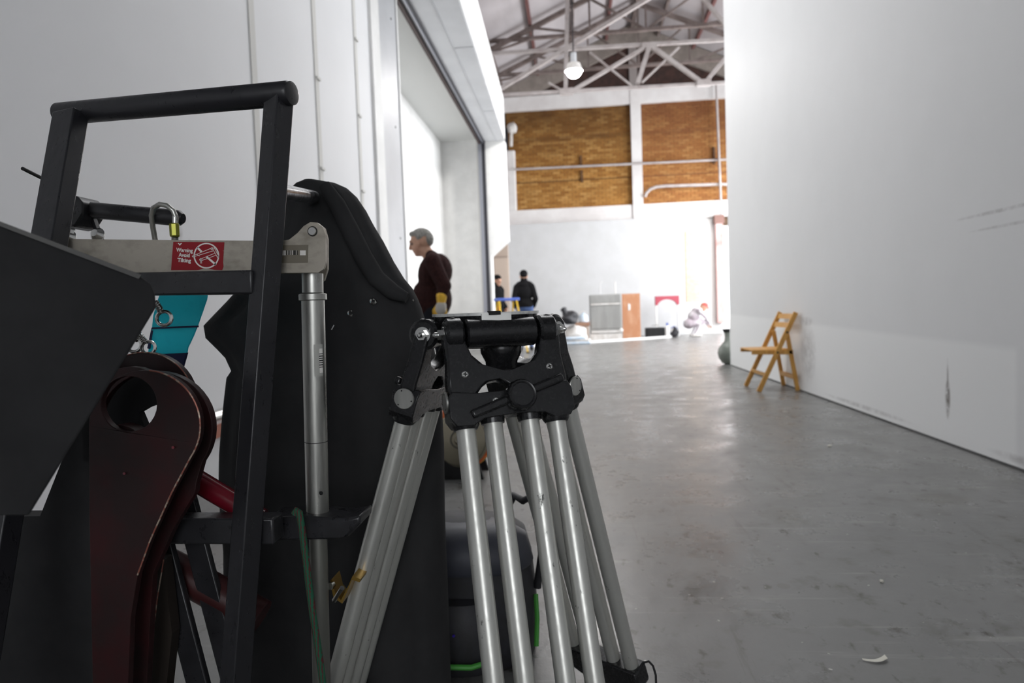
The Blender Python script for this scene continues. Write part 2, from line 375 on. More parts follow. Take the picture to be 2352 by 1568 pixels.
struct(MB().span((LX - .25, -3.75, 3.6), (RX + .3, 2.6, 3.75)).build('ceiling', mat('shading_ceiling_paint', (.28, .28, .29), .7), smooth=0))  # unseen low ceiling, added to keep the camera end dim
struct(MB().span((LX - 2.2, 2.45, 3.75), (RX + .3, 2.6, 9.2)).build('wall_above_shade_ceiling', WHITE, smooth=0))
struct(MB().span((RX + .28, 2.45, 0), (8.3, 2.6, 9.2)).build('wall_right_front', WHITE, smooth=0))

# dark strip painted in for the shadow gap at the right partition's foot
struct(MB().span((RX - .008, -3.5, 0), (RX, REND, .012)).build('shadow_gap_right', mat('shadow_gap_dark', (.08, .08, .08), .8), smooth=0))

# seams with clips on the left wall
SEAM = mat('grey_beige_seam', (.64, .635, .61), .7)
for k, y in enumerate((4.0, 5.04, 6.04)):
    o = struct(MB().span((LX, y - .035, 0), (LX + .008, y + .035, HTOP)).build('trim_%d' % (k + 1), SEAM, smooth=0))
    for j in range(5):
        z = 1.35 + j * (.70 if k else .95)
        MB().box((LX + .014, y + .012, z), (.016, .07, .02)).build('clip', SEAM, o, smooth=0)
# low pipe rail and orange strip along the left wall
struct(MB().cyl((LX + .06, 2.75, .385), (LX + .06, 6.4, .385), .03, n=14).build('trim_4', CHROME))
struct(MB().span((LX, 2.75, .255), (LX + .03, 6.4, .32)).build('trim_5', mat('salmon_strip', (.52, .17, .10), .5), smooth=0))

# door post at the near jamb
struct(MB().span((LX - .25, 6.5, 0), (LX + .03, 6.78, HTOP)).build('trim_6', WHITE, smooth=0))
o = struct(MB().span((LX - .25, 6.78, 0), (LX + .005, NJ, HTOP)).build('door_post', COLG, smooth=0))
for z in (1.75, 3.0, 4.2):
    MB().lathe([(.014, 0), (.014, .004), (.006, .007)], (LX + .005, 7.35, z), (1, 0, 0), 10).build('bolt_head', DARKM, o)
struct(MB().span((LX - .02, NJ, 0), (LX + .02, NJ + .05, HTOP)).build('trim_7', WHITE, smooth=0))

# white recess behind the big roller door opening
struct(MB().span((-3.08, 2.6, 0), (-2.93, 15.2, 5.2)).build('wall_recess_left', WHITE, smooth=0))
struct(MB().span((-2.93, 15.03, 0), (LX - .1, 15.2, 5.2)).build('wall_recess_end', WHITE, smooth=0))
struct(MB().span((-2.93, 6.5, 4.80), (LX - .02, 15.03, 4.95)).build('ceiling', mat('recess_ceiling', (.66, .67, .655), .7), smooth=0))
struct(MB().span((-2.93, 6.4, 0), (LX - .25, 6.5, 5.2)).build('wall_recess_near', WHITE, smooth=0))

# roller door header: skewed housing, soffit, tracks
def hx(y): return -1.27 - (y - 7.96) * .0212
hp = lambda y, x, z: V((x, y, z))
m = MB(); ya, yb = 6.6, FJ
m.add([(LX, ya, SOF), (hx(ya), ya, SOF), (hx(ya), ya, HTOP), (LX, ya, HTOP), (LX, yb, SOF), (hx(yb), yb, SOF), (hx(yb), yb, HTOP), (LX, yb, HTOP)],
      [(0, 1, 2, 3), (4, 7, 6, 5), (0, 4, 5, 1), (1, 5, 6, 2), (2, 6, 7, 3), (0, 3, 7, 4)])
hd = thing('roller_door_housing', 'long white and grey roller door housing above the wide opening', 'door housing', (LX, 11, SOF))
m.build('housing', mat('housing_grey', (.62, .63, .65), .5, 0, (.57, .58, .60), 1.5), hd, smooth=0)
m = MB()
m.add([(hx(ya), ya, SOF + .02), (hx(ya) + .012, ya, SOF + .02), (hx(yb) + .012, yb, SOF + .02), (hx(yb), yb, SOF + .02),
       (hx(ya), ya, HTOP + .03), (hx(ya) + .012, ya, HTOP + .03), (hx(yb) + .012, yb, HTOP + .03), (hx(yb), yb, HTOP + .03)],
      [(0, 3, 2, 1), (4, 5, 6, 7), (0, 1, 5, 4), (1, 2, 6, 5), (2, 3, 7, 6), (3, 0, 4, 7)])
m.build('fascia', WHITE, hd, smooth=0)
MB().span((LX, ya, SOF - .03), (LX + .10, yb, SOF)).build('track', DARKM, hd, smooth=0)
MB().span((LX + .045, ya, SOF - .05), (LX + .07, yb, SOF - .028)).build('track_lip', RAILM, hd, smooth=0)
MB().span((LX - .045, ya, SOF - .06), (LX, yb, SOF + .12)).build('seal', mat('brown_rubber_seal', (.05, .03, .028), .6), hd, smooth=0)
MB().span((LX + .36, ya, SOF - .006), (LX + .37, yb, SOF)).build('panel_joint', mat('joint_grey', (.45, .46, .48), .6), hd, smooth=0)
for y in (9.4, 12.4):
    MB().span((LX + .36, y, SOF - .006), (hx(y) - .005, y + .012, SOF)).build('panel_joint', bpy.data.materials['joint_grey'], hd, smooth=0)
for z0, z1, nm in ((0, SOF, 'door_guide'),):
    g = struct(MB().span((LX - .06, FJ - .05, z0), (LX + .02, FJ, z1)).build('door_guide', RAILM, smooth=0))
    MB().span((LX + .02, FJ - .04, z0), (LX + .095, FJ, z1)).build('guide_channel', DARKM, g, smooth=0)

# pier and sloping lintel past the far jamb
m = MB(); y0 = FJ
def pr(pts, y, t): return MB().prism([(a, y, b) for a, b in pts], (0, t, 0))
struct(pr([(LX + .09, 0), (-1.80, 0), (-1.80, 2.12), (-1.40, 2.46), (hx(FJ), 2.5), (hx(FJ), SOF), (LX + .09, SOF)], FJ, .35).build('wall_pier', WHITE, smooth=0))
struct(MB().span((LX - .1, FJ, 0), (LX + .09, FJ + .35, HTOP)).build('trim_8', mat('jamb_grey', (.60, .585, .565), .6), smooth=0))
# beige wall with a flush door, seen under the lintel
struct(MB().span((-3.2, 17.0, 0), (-1.66, 17.12, 3.4)).build('wall_beige', BEIGE, smooth=0))
d = struct(MB().span((-2.02, 16.975, 0), (-1.69, 17.0, 2.26)).build('door_1', mat('beige_door', (.55, .45, .38), .6), smooth=0))
MB().span((-2.05, 16.97, 0), (-2.02, 17.0, 2.30)).build('door_frame', mat('beige_frame', (.36, .29, .25), .6), d, smooth=0)
MB().span((-2.05, 16.97, 2.27), (-1.66, 17.0, 2.30)).build('door_frame', bpy.data.materials['beige_frame'], d, smooth=0)

# ---- brick end wall
wb = struct(MB().span((-4.2, BY, 0), (4.42, BY + .35, 7.35)).span((4.42, BY, 3.17), (6.9, BY + .35, 7.35)).span((4.42, BY, 0), (6.9, BY + .35, .30)).span((6.9, BY, 0), (8.3, BY + .35, 7.35)).build('wall_back', MORTAR, smooth=0))
gable = struct(MB().prism([(-4.2, BY, 7.3), (8.3, BY, 7.3), (8.3, BY, roofz(8.3) + .9), (RIDX, BY, RIDZ + .3), (-4.2, BY, roofz(-4.2) + .9)], (0, .35, 0)).build('wall_gable', GABLEB, smooth=0))
# bricks: the lower courses of the left panel one by one, the rest as one joined part
bl, bh, bt = .215, .065, .03
bme = MB().box((0, 0, 0), (bl, bt, bh)).mesh('brick', BRICK, 0)
rest = MB(); cnt = 0
for row in range(40):
    z = 3.905 + row * .0745
    if z > 6.83: break
    off = .113 if row % 2 else 0
    for xa, xb in ((-1.86, 1.85), (2.15, 7.4)):
        g0 = -1.86 + .226 * math.floor((xa + 1.86) / .226); n = int((xb - xa) / .226) + 3
        for i in range(n):
            x = g0 + i * .226 - off
            x0, x1 = max(x, xa), min(x + bl, xb)
            if x1 - x0 < .04: continue
            full = x1 - x0 > bl - .002; prd = random.uniform(-.006, .006); c = ((x0 + x1) / 2, BY - .008 + prd, z + bh / 2)
            vis = xb < 2 or x < 4.7
            if vis and full and cnt < 300 and row < 16:
                b = bpy.data.objects.new('brick', bme); COL.objects.link(b); b.location = c; b.parent = wb; cnt += 1
            else: rest.box(c, (x1 - x0, bt, bh))
r_ = rest.build('brickwork', BRICK, wb, smooth=0); r_['kind'] = 'stuff'
# white concrete frame
CONC = mat('white_concrete', (.74, .72, .71), .7, 0, (.66, .63, .62), 1.3)
struct(MB().span((-1.95, BY - .14, 6.85), (8.3, BY, 7.27)).build('trim_9', CONC, smooth=0))
struct(MB().span((1.85, BY - .16, 3.4), (2.15, BY, 7.30)).build('trim_10', CONC, smooth=0))
struct(MB().span((1.85, BY - .06, 7.30), (2.08, BY, 8.9)).build('trim_11', mat('grey_post', (.26, .23, .22), .7), smooth=0))
struct(MB().span((-4.2, BY - .12, 3.43), (8.3, BY, 3.90)).build('trim_12', CONC, smooth=0))
struct(MB().span((-4.2, BY - .02, 0), (4.4, BY, 3.43)).span((4.4, BY - .02, 0), (8.3, BY, .30)).span((6.9, BY - .02, .3), (8.3, BY, 3.43)).build('wall_back_lower', mat('white_lower_wall', (.80, .795, .785), .65), smooth=0))
struct(MB().span((-1.90, BY - .12, 3.88), (-1.62, BY, 5.72)).build('trim_13', CONC, smooth=0, bevel=.05))
BAND = mat('beige_gable_band', (.26, .225, .20), .75, 0, (.20, .17, .15), 3)
for sgn, xe in ((-1, -4.2), (1, 8.3)):
    zt = roofz(xe)
    struct(MB().prism([(RIDX, BY - .1, RIDZ - .02), (xe, BY - .1, zt - .02), (xe, BY - .1, zt - .60), (RIDX, BY - .1, RIDZ - .60)], (0, .1, 0)).build('trim_%d' % (14 + (sgn > 0)), BAND, smooth=0))
# conduits on the bricks
def conduit(pts, r, nm, label):
    return tag(MB().tube(pts, r, 8).build(nm, TRUSS), label, 'pipe')
conduit([at(1182, 389, BY - .2), at(1672, 366, BY - .2)], .035, 'conduit_pipe', 'pale conduit pipe running level across both brick panels')
conduit([at(1645, 196, BY - .3), at(1657, 492, BY - .3)], .035, 'drain_pipe', 'pale vertical pipe crossing the right brick panel')
conduit([at(*p, BY - .2) for p in ((1481, 452), (1485, 443), (1494, 434), (1508, 429), (1530, 427), (1660, 423), (1680, 424))], .045, 'bent_pipe', 'pale pipe bent downward at its left end on the right brick panel')
o = thing('wall_fitting', 'small white and grey fitting on the left edge of the brick', 'wall fitting', (-1.75, BY - .2, 6.1))
MB().lathe([(.10, 0), (.16, .08), (.16, .22), (.05, .28)], (-1.80, BY - .25, 6.30), (1, 0, .2), 14).build('lamp_head', SACKW, o)
MB().bar((-1.70, BY - .2, 6.2), (-1.72, BY - .2, 5.80), .09, .09).build('housing', SACKW, o, bevel=.02)
MB().bar((-1.85, BY - .18, 6.35), (-1.85, BY - .18, 5.7), .05, .1).build('bracket', DARKM, o)
# stains on the brick: iron straps left in the wall
for px, y0, y1 in ((1334, 358, 384), (1336, 392, 418), (1640, 338, 376)):
    tag(MB().bar(at(px, y0, BY - .05), at(px + 1, y1, BY - .05), .07, .05).build('iron_strap', mat('rust_brown_iron', (.10, .05, .025), .8) if 'rust_brown_iron' not in bpy.data.materials else bpy.data.materials['rust_brown_iron']),
        {358: 'rusty iron strap above the conduit on the left brick panel', 392: 'rusty iron strap below the conduit on the left brick panel', 338: 'rusty iron strap beside the vertical pipe on the right brick panel'}[y0], 'iron strap', 'iron straps in the brick')
# grey flat in front of the end wall
struct(MB().span((-1.95, 19.55, 0), (3.22, 19.62, 3.43)).build('wall_grey_flat', GREYW, smooth=0))
# pale brick pillar
pil = struct(MB().span((3.36, BY - .05, .95), (3.76, BY - .02, 3.06)).build('trim_16', PALEB, smooth=0))
# far window with pink post
GLASS, gnt, gbs, N_, L_ = nodes('window_glass')
tr = gnt.nodes.new('ShaderNodeBsdfTransparent'); gl = gnt.nodes.new('ShaderNodeBsdfGlossy'); gl.inputs['Roughness'].default_value = .05
mx = gnt.nodes.new('ShaderNodeMixShader'); mx.inputs[0].default_value = .06; gnt.links.new(tr.outputs[0], mx.inputs[1]); gnt.links.new(gl.outputs[0], mx.inputs[2])
gnt.links.new(mx.outputs[0], gnt.nodes['Material Output'].inputs[0])
w2 = struct(MB().span((4.42, BY + .02, .30), (4.52, BY + .12, 3.17)).span((6.8, BY + .02, .30), (6.9, BY + .12, 3.17)).span((4.52, BY + .02, 3.07), (6.8, BY + .12, 3.17)).span((4.52, BY + .02, .30), (6.8, BY + .12, .40)).build('window_2', WHITE, smooth=0))
for i in range(1, 4): MB().span((4.52 + i * .57 - .02, BY + .04, .40), (4.52 + i * .57 + .02, BY + .1, 3.07)).build('glazing_bar', WHITE, w2, smooth=0)
for i in range(1, 5): MB().span((4.52, BY + .05, .40 + i * .534 - .015), (6.8, BY + .09, .40 + i * .534 + .015)).build('glazing_bar', WHITE, w2, smooth=0)
for i in range(4):
    MB().span((4.52 + i * .57, BY + .065, .40), (4.52 + (i + 1) * .57, BY + .07, 3.07)).build('pane', GLASS, w2, smooth=0)
pp = struct(MB().span((4.22, BY - .22, .30), (4.42, BY - .02, 3.4)).build('trim_17', PINK, smooth=0))
MB().span((4.18, BY - .26, 3.22), (4.46, BY - .02, 3.46)).build('bracket', mat('rust_bracket', (.22, .12, .10), .7), pp, smooth=0)

# ---- hall beyond the partition: right wall with its long window
struct(MB().span((8.0, 2.6, 0), (8.3, 10.6, 7.0)).span((8.0, 18.6, 0), (8.3, 20.4, 7.0)).span((8.0, 10.6, 0), (8.3, 18.6, .9)).span((8.0, 10.6, 5.1), (8.3, 18.6, 7.0)).build('wall_right_hall', WHITE, smooth=0))
w1 = struct(MB().span((8.1, 10.6, .9), (8.2, 10.7, 5.1)).span((8.1, 18.5, .9), (8.2, 18.6, 5.1)).span((8.1, 10.7, .9), (8.2, 18.5, 1.0)).span((8.1, 10.7, 5.0), (8.2, 18.5, 5.1)).build('window_1', WHITE, smooth=0))
for i in range(1, 6): MB().span((8.12, 10.7 + i * 1.3 - .03, 1.0), (8.18, 10.7 + i * 1.3 + .03, 5.0)).build('glazing_bar', WHITE, w1, smooth=0)
for i in range(6): MB().span((8.145, 10.7 + i * 1.3, 1.0), (8.155, 10.7 + (i + 1) * 1.3, 5.0)).build('pane', GLASS, w1, smooth=0)
struct(MB().span((-4.3, 2.5, 0), (-4.15, 20.4, 7.2)).build('wall_left_outer', WHITE, smooth=0))

# ---- roof
for sgn, xe in ((-1, -4.4), (1, 8.5)):
    zt = roofz(xe)
    struct(MB().prism([(RIDX, 2.4, RIDZ), (xe, 2.4, zt), (xe, 2.4, zt + .08), (RIDX, 2.4, RIDZ + .08)], (0, 18.1, 0)).build('ceiling', ROOFM, smooth=0))
k = 0
for x in (-3.0, -1.9, -.85, .2, 1.2, 2.7, 3.7, 4.8):
    z = roofz(x) - .07
    tag(MB().span((x - .035, 2.7, z - .07), (x + .035, BY - .12, z + .05)).build('roof_purlin', TRUSSD if k % 2 else RUST, smooth=0),
        ['brown roof purlin lowest on the left slope', 'dark purlin second from the eave on the left slope', 'rust red purlin third from the eave on the left slope', 'brown purlin fourth from the eave on the left slope', 'rust red purlin nearest the ridge on the left slope',
         'dark purlin nearest the ridge on the right slope', 'rust red purlin second from the ridge on the right slope', 'brown purlin lowest of the three on the right slope'][k], 'purlin', 'roof purlins'); k += 1
tag(MB().span((RIDX - .05, 2.7, RIDZ - .22), (RIDX + .05, BY - .12, RIDZ - .06)).build('ridge_beam', TRUSSD, smooth=0), 'dark ridge beam along the top of the roof', 'beam')

def truss(label, Y, material, members, group='roof trusses'):
    t = thing('roof_truss', label, 'roof truss', (0.5, Y, 6), group)
    for nm, a, b, wd in members:
        MB().bar(a, b, wd, wd * .8, (0, 1, 0)).build(nm, material, t, smooth=0)
    return t
P = lambda x, y, Y=15.0: at(x, y, Y)
truss('pale lattice roof truss nearest the white lamp', 15.0, TRUSS, [
    ('tie_bar', P(1080, 126), P(1760, 86), .085), ('bottom_chord', P(1080, 222), P(1760, 184.5), .075),
    ('post', P(1306, -120), P(1299, 214), .11), ('web_bar', P(1312, 210), P(1488, 105), .085), ('web_bar', P(1496, 106), P(1614, 191), .10),
    ('web_bar', P(1491, 108), P(1465, 192), .12), ('web_bar', P(1619, 190), P(1720, 70), .10), ('rafter', P(1120, 222), P(1500, -10), .10),
    ('gusset_plate', P(1286, 212), P(1316, 210), .16), ('gusset_plate', P(1600, 192), P(1632, 190), .16), ('gusset_plate', P(1474, 106), P(1508, 104), .14),
    ('web_bar', P(1600, -20), P(1700, 96), .09), ('web_bar', P(1355, 120), P(1452, 198), .05), ('web_bar', P(1474, 190), P(1560, 108), .05), ('web_bar', P(1260, 190), P(1298, 212), .05)])
def ftruss(label, Y, material, zb, s=1.0):
    xs = [-3.9, -2.3, -.8, .6, RIDX, 3.3, 4.7, 6.2, 7.8]; top = [V((x, Y, roofz(x) - .22)) for x in xs]; bot = [V((x, Y, zb)) for x in xs]
    mem = [('rafter', top[0], top[4], .12 * s), ('rafter', top[4], top[8], .12 * s), ('bottom_chord', bot[0], bot[8], .09 * s)]
    for i in range(1, 8): mem.append(('post', top[i], bot[i], .06 * s))
    for i in range(1, 7):
        mem.append(('web_bar', top[i], bot[i + 1], .055 * s) if i < 4 else ('web_bar', bot[i], top[i + 1], .055 * s))
    truss(label, Y, material, mem)
ftruss('brown roof truss close to the brick gable', 18.2, TRUSSD, 7.35)
ftruss('brown roof truss between the lamp truss and the gable', 16.4, TRUSSD, 7.55)
ftruss('brown roof truss high above, nearest the viewer', 12.6, TRUSSD, 7.25, .9)

# ---- lamps
BULB, bnt, bbs, N_, L_ = nodes('glowing_lamp'); bbs.inputs['Emission Color'].default_value = (1, .98, 1, 1); bbs.inputs['Emission Strength'].default_value = 40
def lamp_light(x, y, z, power):      # the reflector throws the light down and out
    l = bpy.data.lights.new('lamp_light', 'SPOT'); l.energy = power; l.shadow_soft_size = .15; l.color = (1, .97, .94); l.spot_size = math.radians(166); l.spot_blend = .25
    lo = bpy.data.objects.new('lamp_light', l); COL.objects.link(lo); lo.location = (x, y, z)
def high_bay(x, y, z, label, power):
    t = thing('high_bay_lamp', label, 'lamp', (x, y, z), 'high bay lamps')
    MB().ring([(.05, .16), (.12, .13), (.17, .0), (.175, 0), (.125, .14), (.05, .175)], (x, y, z - .02), (0, 0, 1), 24).build('reflector', SACKW, t)
    MB().ell((x, y, z - .02), (.15, .15, .13)).build('bulb', BULB, t)
    MB().cyl((x, y, z + .12), (x, y, z + .32), .06, n=14).build('ballast', COLG, t)
    MB().cyl((x, y, z + .32), (x, y, roofz(x) - .1), .012, n=8).build('stem', DARKM, t)
    lamp_light(x, y, z - .16, power)
high_bay(.145, 13.0, 5.5, 'glaring white high bay lamp hanging below the trusses', HIGH_BAY)
for x, y in ((5.2, 9.5), (5.2, 13), (4.9, 17)): lamp_light(x, y, 5.4, HIGH_BAY)
# unseen fill light added behind the door header to brighten the recess
area('recess_fill_light', (LX - .12, 11.0, 4.74), (-2.6, 11.0, 0), .12, 6.5, 12, (1, .99, .96))

# ================================================================== PEOPLE
def seg_d(P, a, b, r0, r1):
    a, b = np.array(a), np.array(b); ab = b - a; t = np.clip(((P - a) @ ab) / max(ab @ ab, 1e-9), 0, 1)
    return np.linalg.norm(P - (a + t[:, None] * ab), axis=1) - (r0 + (r1 - r0) * t)
def ell_d(P, c, r):
    q = (P - np.array(c)) / np.array(r); k = np.linalg.norm(q, axis=1); return (k - 1) * min(r)
def remeshed(name, prims, mats, voxel, smooth=4):
    """prims: ('c', p0, p1, r0, r1, material index) or ('e', centre, radii, material index); one continuous skin over all of them"""
    m = MB()
    for p in prims:
        if p[0] == 'c': m.caps(p[1], p[2], p[3], p[4])
        else: m.ell(p[1], p[2])
    me = m.mesh(name, mats, 0); o = bpy.data.objects.new(name, me); COL.objects.link(o)
    r = o.modifiers.new('r', 'REMESH'); r.mode = 'VOXEL'; r.voxel_size = voxel
    s = o.modifiers.new('s', 'SMOOTH'); s.factor = .5; s.iterations = smooth
    dg = bpy.context.evaluated_depsgraph_get(); ev = o.evaluated_get(dg); nm = bpy.data.meshes.new_from_object(ev)
    bpy.data.objects.remove(o, do_unlink=True); bpy.data.meshes.remove(me)
    nm.name = name; nm.materials.clear()
    for x in mats: nm.materials.append(x)
    n = len(nm.polygons); C = np.empty(n * 3); nm.polygons.foreach_get('center', C); C = C.reshape(-1, 3)
    D = np.stack([seg_d(C, p[1], p[2], p[3], p[4]) if p[0] == 'c' else ell_d(C, p[1], p[2]) for p in prims])
    idx = np.array([p[-1] for p in prims])[D.argmin(0)].astype(np.int32)
    nm.polygons.foreach_set('material_index', idx); nm.shade_smooth(); nm.update()
    return nm
def person(label, loc, heading, prims, mats, voxel, extras=(), group=None):
    """prims in (forward, left, up); heading = world angle of forward"""
    t = thing('person', label, 'person', loc, group); t.rotation_euler = (0, 0, heading)
    b = bpy.data.objects.new('body', remeshed('body', prims, mats, voxel)); COL.objects.link(b); b.parent = t
    for nm, pr, mt, vx in extras:
        e = bpy.data.objects.new(nm, remeshed(nm, pr, [mt] if not isinstance(mt, list) else mt, vx, 3)); COL.objects.link(e); e.parent = t
    return t
def legs(hip, knee, ankle, mi, ms, k=1.0, spread=.09):
    out = []
    for s, (h, kn, an) in ((1, (hip[0], knee[0], ankle[0])), (-1, (hip[1], knee[1], ankle[1]))):
        H, K, A = (h[0], s * spread, h[1]), (kn[0], s * (spread + .01), kn[1]), (an[0], s * (spread + .015), an[1])
        out += [('c', H, K, .092 * k, .066 * k, mi), ('c', K, A, .066 * k, .048 * k, mi), ('c', (an[0] - .03, A[1], .045), (an[0] + .16, A[1] + s * .02, .04), .045, .038, ms)]
    return out
def hand(wr, down, fwd, mi, k=1.0, side=1):
    """relaxed hand: palm, four unequal bent fingers and a thumb leaving the side of the palm"""
    wr, d, f = V(wr), V(down).normalized(), V(fwd).normalized(); f = (f - d * f.dot(d)).normalized(); n = d.cross(f) * side
    out = [('c', wr, wr + d * .05 * k, .026 * k, .03 * k, mi)]
    for i, (q, L) in enumerate(((.032, .072), (.011, .082), (-.011, .076), (-.032, .058))):
        b = wr + d * .075 * k + f * q * k; p = b + d * L * .55 * k + n * .008 * k; e = p + d * L * .42 * k + n * .026 * k
        out += [('c', wr + d * .03 * k + f * q * .6 * k, b, .018 * k, .0115 * k, mi), ('c', b, p, .0105 * k, .0095 * k, mi), ('c', p, e, .0095 * k, .008 * k, mi)]
    b = wr + d * .03 * k + f * .028 * k; p = b + d * .035 * k + f * .026 * k + n * .012 * k
    out += [('c', b, p, .014 * k, .012 * k, mi), ('c', p, p + d * .032 * k + n * .01 * k, .012 * k, .009 * k, mi)]
    return out
def head(c, k=1.0, mi=0, tilt=0):
    """skull, jaw, nose, brow, lips and ears around a head centre; tilt>0 bows the face"""
    ct, st = math.cos(tilt), math.sin(tilt); c = V(c)
    def q(a, b, z): return tuple(c + V(((a * ct + z * st), b, (z * ct - a * st))) * k)
    return [('e', q(-.012, 0, .018), (.100 * k, .077 * k, .102 * k), mi), ('e', q(.040, 0, -.045), (.058 * k, .056 * k, .070 * k), mi), ('c', q(.070, 0, -.092), q(.03, 0, -.09), .024 * k, .04 * k, mi),
            ('c', q(.094, 0, .014), q(.112, 0, -.026), .011 * k, .017 * k, mi), ('c', q(.082, -.035, .026), q(.082, .035, .026), .016 * k, .016 * k, mi),
            ('c', q(.090, -.018, -.058), q(.090, .018, -.058), .010 * k, .010 * k, mi), ('c', q(.086, -.014, -.07), q(.086, .014, -.07), .010 * k, .010 * k, mi),
            ('e', q(.0, .076, -.008), (.020 * k, .010 * k, .032 * k), mi), ('e', q(.0, -.076, -.008), (.020 * k, .010 * k, .032 * k), mi)], q

# man in the dark sweater walking past the opening (0 skin, 1 sweater, 2 trousers, 3 shoes)
hp_, hq = head((.105, 0, 1.575), 1.08, 0, .30)
pr_ = hp_ + [('c', (.0, 0, 1.40), (.075, 0, 1.50), .066, .060, 0),
    ('e', (.0, 0, .93), (.135, .165, .13), 2), ('e', (.025, 0, 1.02), (.200, .190, .22), 1), ('e', (.015, 0, 1.24), (.135, .19, .20), 1), ('e', (-.055, 0, 1.29), (.135, .18, .17), 1),
    ('c', (-.02, .10, 1.40), (-.03, .20, 1.37), .07, .072, 1), ('c', (-.02, -.10, 1.40), (-.03, -.20, 1.37), .07, .072, 1), ('c', (.0, -.05, 1.425), (.0, .05, 1.425), .062, .062, 1),
    ('c', (-.03, .20, 1.36), (-.135, .26, 1.13), .078, .070, 1), ('c', (-.135, .26, 1.13), (-.11, .30, 1.03), .070, .052, 1),
    ('c', (-.03, -.21, 1.36), (.02, -.26, 1.10), .066, .054, 1), ('c', (.02, -.26, 1.10), (.12, -.24, .90), .054, .04, 1)] \
    + hand((.13, -.24, .88), (.15, 0, -1), (1, 0, .1), 0, 1.0, -1) + legs(((.0, .92), (.0, .92)), ((.10, .50), (-.04, .48)), ((.08, .09), (-.20, .12)), 2, 3)
hair_ = [('e', hq(-.022, 0, .050), (.102, .084, .078), 0), ('e', hq(-.07, 0, .0), (.055, .072, .075), 0), ('e', hq(.040, 0, .086), (.046, .062, .032), 0), ('e', hq(.062, .01, .088), (.020, .040, .014), 0),
         ('e', hq(-.005, .070, .035), (.03, .018, .035), 0), ('e', hq(-.005, -.070, .035), (.03, .018, .035), 0)]
gl_ = [('c', (-.112, .303, 1.035), (-.108, .308, .985), .052, .042, 0)] + hand((-.108, .31, .985), (.05, .0, -1), (1, 0, .1), 0, 1.28, 1) + [('c', (-.106, .312, .945), (-.104, .314, .915), .05, .05, 1)]
man = person('grey-haired man in a dark maroon sweater and yellow work glove', (-1.345, 6.25, 0), math.radians(184), pr_, [SKIN, SWEAT, DARKTR, MATTB], .008,
             [('hair', hair_, GREYHAIR, .007), ('glove', gl_, [GLOVEY, GLOVEG], .006)])
EYEM = mat('eye', (.12, .09, .08), .3)
for s in (1, -1):
    e = bpy.data.objects.new('eye', MB().ell(hq(.080, s * .032, .004), (.013, .015, .009)).mesh('eye', EYEM)); COL.objects.link(e); e.parent = man
e = bpy.data.objects.new('eyebrow', MB().caps(hq(.094, .02, .028), hq(.088, .05, .030), .007, .005).mesh('eyebrow', GREYHAIR)); COL.objects.link(e); e.parent = man

def standing(label, loc, heading, jacket, trousers, hat, hatname, lean=0.0, pockets=True):
    hp2, q2 = head((.03, 0, 1.62), 1.08, 0, .25)
    pr2 = hp2 + [('c', (-.01, 0, 1.44), (.010, 0, 1.535), .092, .078, 1), ('e', (0, 0, .95), (.13, .17, .13), 2), ('e', (0, 0, 1.02), (.145, .19, .17), 1), ('e', (0, 0, 1.25), (.14, .185, .23), 1), ('e', (-.02, 0, 1.42), (.10, .12, .08), 1),
        ('c', (-.01, .10, 1.44), (-.01, .16, 1.39), .07, .07, 1), ('c', (-.01, -.10, 1.44), (-.01, -.16, 1.39), .075, .075, 1)]
    for s in (1, -1):
        el = (-.08, s * .235, 1.12); wr = (.09, s * .20, .965)
        pr2 += [('c', (-.01, s * .17, 1.38), el, .07, .06, 1), ('c', el, wr, .062, .05, 1)] + hand(wr, (.3, -s * .25, -1), (1, 0, .3), 0, .95, s)
    pr2 += legs(((0, .92), (0, .92)), ((.02, .50), (.0, .50)), ((-.01, .09), (-.03, .09)), 2, 3, spread=.10)
    return person(label, loc, heading, pr2, [SKIN, jacket, trousers, MATTB], .012,
        [(hatname, [('e', q2(-.015, 0, .045), (.112, .092, .088), 0), ('e', q2(-.05, 0, .0), (.074, .080, .06), 0)] + ([('c', q2(.07, 0, .06), q2(.15, 0, .045), .03, .02, 0)] if hatname == 'cap' else [('e', q2(-.05, 0, .0), (.07, .08, .07), 0)]), hat, .008)])
standing('man in black jacket, cap and jeans seen from behind', (-1.06, 14.2, 0), math.radians(98), JACKET, JEANS, JACKET, 'cap')
standing('man in dark coat and black beanie half hidden by the white pier', (-1.83, 15.65, 0), math.radians(-40), JACKET, DARKTR, JACKET, 'beanie')

# crouching figure in pale clothes near the bright window
PALE = mat('pale_workwear', (.72, .70, .72), .85, 0, (.42, .36, .40), 3.5, lo=.42, hi=.55)
hp3, q3 = head((.30, 0, .80), .95, 0, .7)
pr3 = hp3 + [('c', (.17, 0, .72), (.25, 0, .76), .06, .055, 0), ('e', (-.10, 0, .36), (.16, .17, .15), 1), ('e', (.02, 0, .55), (.16, .18, .17), 1), ('e', (.11, 0, .68), (.14, .19, .12), 1)]
for s in (1, -1):
    pr3 += [('c', (.13, s * .18, .70), (.30, s * .22, .50), .06, .05, 1), ('c', (.30, s * .22, .50), (.42, s * .12, .32), .05, .04, 1)] + hand((.42, s * .12, .32), (.5, 0, -1), (0, -s, 0), 0, .95, s)
    pr3 += [('c', (-.10, s * .10, .34), (.22, s * .17, .40), .09, .065, 2), ('c', (.22, s * .17, .40), (.02, s * .15, .08), .062, .045, 2), ('c', (-.02, s * .15, .045), (.16, s * .17, .04), .045, .038, 3)]
